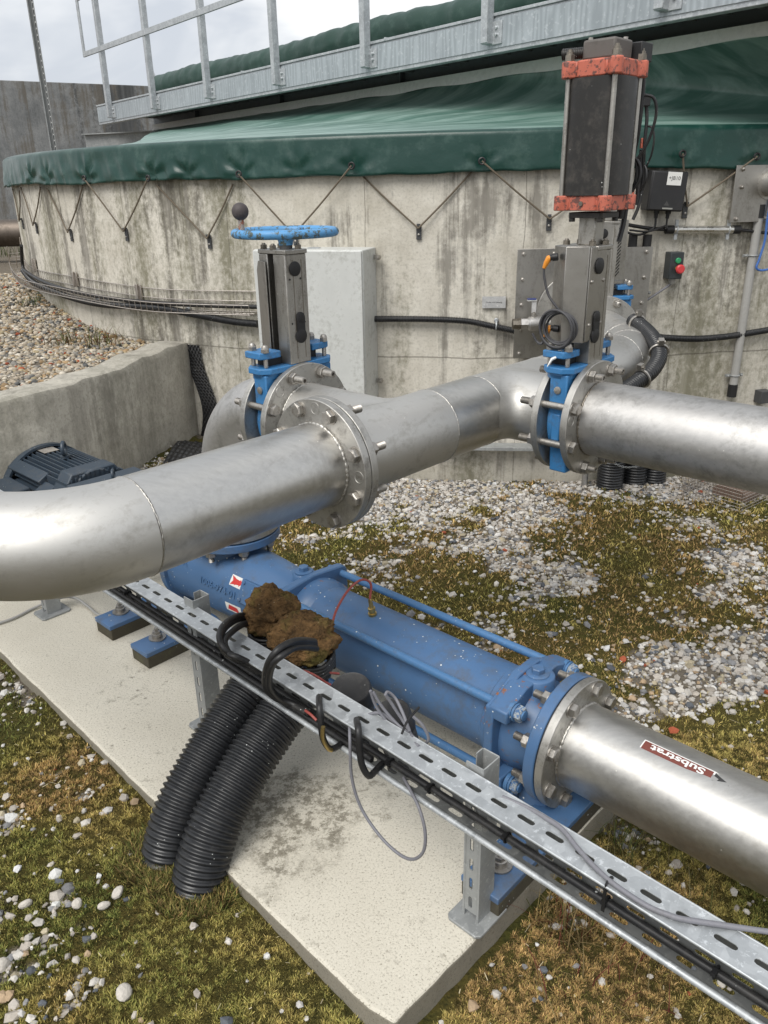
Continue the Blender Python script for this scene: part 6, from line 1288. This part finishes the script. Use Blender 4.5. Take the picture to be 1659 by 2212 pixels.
cable([[TQ(689, 1505, 1.01), TQ(690, 1525, .972), TQ(693, 1560, .962), TQ(698, 1595, .962), TQ(712, 1617, .975), TQ(730, 1612, 1.0), TQ(742, 1600, 1.03)]], .0075, RUBBER, 'cable_loop', 'black cable hanging in a hook below the tray, nearer the thick hoses')
cable([[TQ(698, 1570, .955), TQ(697, 1594, .953), TQ(708, 1616, .963), TQ(717, 1621, .972)]], .0050, BRASS, 'worn_edging', 'brownish worn strip on the left hanging cable hook')
cable([[TQ(770, 1555, 1.01), TQ(774, 1575, .970), TQ(777, 1622, .962), TQ(783, 1655, .962), TQ(797, 1676, .972), TQ(812, 1664, 1.0), TQ(825, 1650, 1.03)]], .0075, RUBBER, 'cable_loop', 'black cable hanging in a hook below the tray, right of the first hook')
cable([[TQ(755, 1560, 1.0), TQ(756, 1600, .965), TQ(760, 1680, .96), TQ(780, 1745, .96), TQ(820, 1805, .96), TQ(862, 1845, .96), TQ(893, 1856, .96), TQ(915, 1838, .96), TQ(918, 1795, .965), TQ(905, 1745, .975), TQ(886, 1706, 1.0), TQ(872, 1680, 1.03)]], .0036, CABLE_G, 'thin_cable', 'thin grey cable hanging in a long loop below the tray over the slab')
cable([[TQ(660, 1535, .99), TQ(672, 1544, .985), TQ(684, 1556, .985)]], .0034, CABLE_R, 'red_cable', 'short bit of red cable lying inside the tray')
cable([[TQ(640, 1442, 1.10), TQ(662, 1447, 1.12), TQ(695, 1452, 1.15), TQ(732, 1455, 1.2)], [TQ(645, 1448, 1.07), TQ(665, 1452, 1.08), TQ(690, 1465, 1.10), TQ(712, 1482, 1.12)], [TQ(645, 1446, 1.07), TQ(670, 1462, 1.08), TQ(690, 1478, 1.09), TQ(705, 1492, 1.10)], [TQ(650, 1450, 1.07), TQ(678, 1459, 1.10), TQ(700, 1472, 1.12), TQ(715, 1480, 1.13)]], .0034, CABLE_R, 'red_cables', 'several thin dusty red cables between the moss lump and the black caps')
# capped hose ends
for i, (px, py, tt_, lab) in enumerate([(757, 1487, 1.12, 'round black cap closing a hose end behind the tray, left one'), (842, 1540, 1.11, 'round black cap closing a hose end behind the tray, right one under the grey cables')]):
    p = TQ(px, py, tt_); o = thing('capped_hose', lab, 'cap', p-UP*.09, 'black round hose caps behind the tray'); ax = nrm(UP*.93-A*.28-B*.12*(1 if i else -1)); rr_ = .052 if i == 0 else .048
    q = M(); q.lathe(p-ax*.05, ax, [(0, rr_), (.045, rr_), (.052, rr_-.004), (.050, rr_-.010), (.048, .001)], 40); q.build('cap', RUBBER, o, smooth=40)
    q = M(); P = resample(np.array([p-ax*.05, p-ax*.10-UP*.02, p-ax*.13-UP*.05]), .0024); q.tube(P, (rr_-.003)-.006*np.array([0, .0, .45, 1, 1, .45])[np.arange(len(P)) % 6], 32); q.build('hose', HOSE, o, smooth=70)
# grey cable coil on the tray
q = M(); cc = TQ(850, 1560, 1.03)
lo = [[(800, 1492), (815, 1530), (850, 1575), (880, 1595), (905, 1612)], [(806, 1495), (828, 1530), (862, 1568), (893, 1592)], [(790, 1545), (820, 1540), (850, 1560), (880, 1588), (900, 1605)], [(785, 1550), (812, 1548), (846, 1572), (880, 1598)], [(832, 1500), (846, 1520), (872, 1560), (890, 1590)], [(832, 1502), (838, 1495), (855, 1510), (872, 1545), (885, 1580)], [(800, 1560), (830, 1575), (860, 1590), (895, 1612), (925, 1600), (915, 1570), (893, 1548)]]
for k, pts in enumerate(lo): q.tube(catmull([TQ(x_, y_, 1.055-.012*abs(2-j)+.004*k) for j, (x_, y_) in enumerate(pts)], 8), .0036, 8)
o = q.build('cable_coil', CABLE_G, smooth=60); tag(o, 'coil of thin grey cable lying over the tray edge and the right black cap', 'cable')
cable([[TQ(868, 1585, 1.02), TQ(880, 1558, 1.05), TQ(905, 1528, 1.10)]], .0028, RUBBER_DK, 'cable_tie', 'black cable tie around the coil of thin grey cable')
# cables lying in the tray
cable([[TT(s_, -.029+.002*math.sin(s_*3+1), .4000) for s_ in np.arange(S_A+.1, -.95, .12)]], .0072, RUBBER, 'black_cable', 'second black cable in the tray, ending level with the capped hoses')
cable([[TT(s_, -.0105+.001*math.sin(s_*5), .4012) for s_ in np.arange(S_A+.1, 1.3, .12)]], .0078, RUBBER, 'black_cable', 'thick black cable lying along the bottom of the slotted cable tray', 12)
for i, s_ in enumerate((-2.15, -1.62, -.98, -.86, -.66, -.44, -.24)):
    q = M(); q.torus(TT(s_, -.0105, .4012), TB, .0105, .0022, 18, 6); q.box(TT(s_, -.022, .411), .004, .006, .004, TB, TN, UP); o = q.build('cable_tie', RUBBER_DK); tag(o, 'black cable tie on the tray cable, '+['hidden below the foreground pipe', 'under the left moss lump', 'beside the cable hooks', 'just left of the front post', 'just right of the front post', 'below the black strap', 'nearest the lower right corner'][i], 'cable tie', 'cable ties along the tray')
gp = [(1085, 1722, .4975), (1109, 1732, .497), (1145, 1748, .499), (1179, 1767, .503), (1215, 1792, .506), (1250, 1835, .506), (1289, 1877, .506), (1329, 1912, .506), (1394, 1955, .506), (1440, 1975, .506), (1479, 1986, .506), (1579, 2001, .506), (1662, 2013, .506), (1720, 2018, .506)]
cable([[atZ(*g_) for g_ in gp]], .0046, CABLE_G, 'grey_cable', 'grey cable lying along the top of the slotted tray at the lower right', 10)
q = M(); p = atZ(1316, 1905, .50); q.torus(p-UP*.004, TB, .012, .0022, 20, 6); q.box(p-TN*.012-UP*.03, .003, .001, .028, TB, TN, UP); o = q.build('cable_tie', RUBBER_DK); tag(o, 'wide black strap tying the grey cable to the top of the tray', 'cable tie')
# earthing wire by the rear post
z_ = zs+.008
cable([[atZ(-20, 1352, z_), atZ(30, 1335, z_), atZ(70, 1315, z_), atZ(105, 1300, z_+.01), atZ(140, 1290, z_+.02), atZ(165, 1293, z_+.02), atZ(190, 1310, z_), atZ(213, 1328, z_+.01), atZ(238, 1330, .15)]], .0052, PVC, 'earthing_wire', 'dull grey earthing wire snaking over the slab to a blue pump foot')
# pale single stones on the moss
rs = np.random.RandomState(8)
for i, (px, py, s_, lab) in enumerate([(60, 1970, .020, 'pale angular stone lying on the moss at the left edge of the picture'), (285, 1859, .018, 'white oval stone lying right against the left thick hose'), (257, 1943, .022, 'long curved pale stone on the moss left of the hoses'), (130, 1775, .014, 'flat pinkish pale stone on the green moss beside the slab'), (228, 1972, .020, 'squat pale stone near the long curved stone'), (10, 2095, .026, 'rounded cream stone cut by the left edge near the bottom'), (272, 2160, .027, 'largest pale stone in the gravel patch near the bottom edge'), (170, 1968, .022, 'whitish crumbly stone below the long curved stone'), (1455, 1495, .022, 'long pale stone on the moss right of the blue pump'), (1562, 2100, .017, 'single white stone on the moss below the tray at right'), (1382, 1890, .0, '')]):
    if s_ == 0: continue
    p = atZ(px, py, .03); z0 = float(gz(np.array([p[0]]), np.array([p[1]]))[0]); o = blob_mesh(np.array([[p[0], p[1], z0+s_*.35]]), np.array([s_]), np.array([[.60, .56, .50]]), 'stone', STONE, 50+i, None, .75)
    o.modifiers.new('s', 'SUBSURF').render_levels = 1; tag(o, lab, 'stone', 'single stones on the moss')
if thing_dummy.name in bpy.data.objects: bpy.data.objects.remove(thing_dummy)
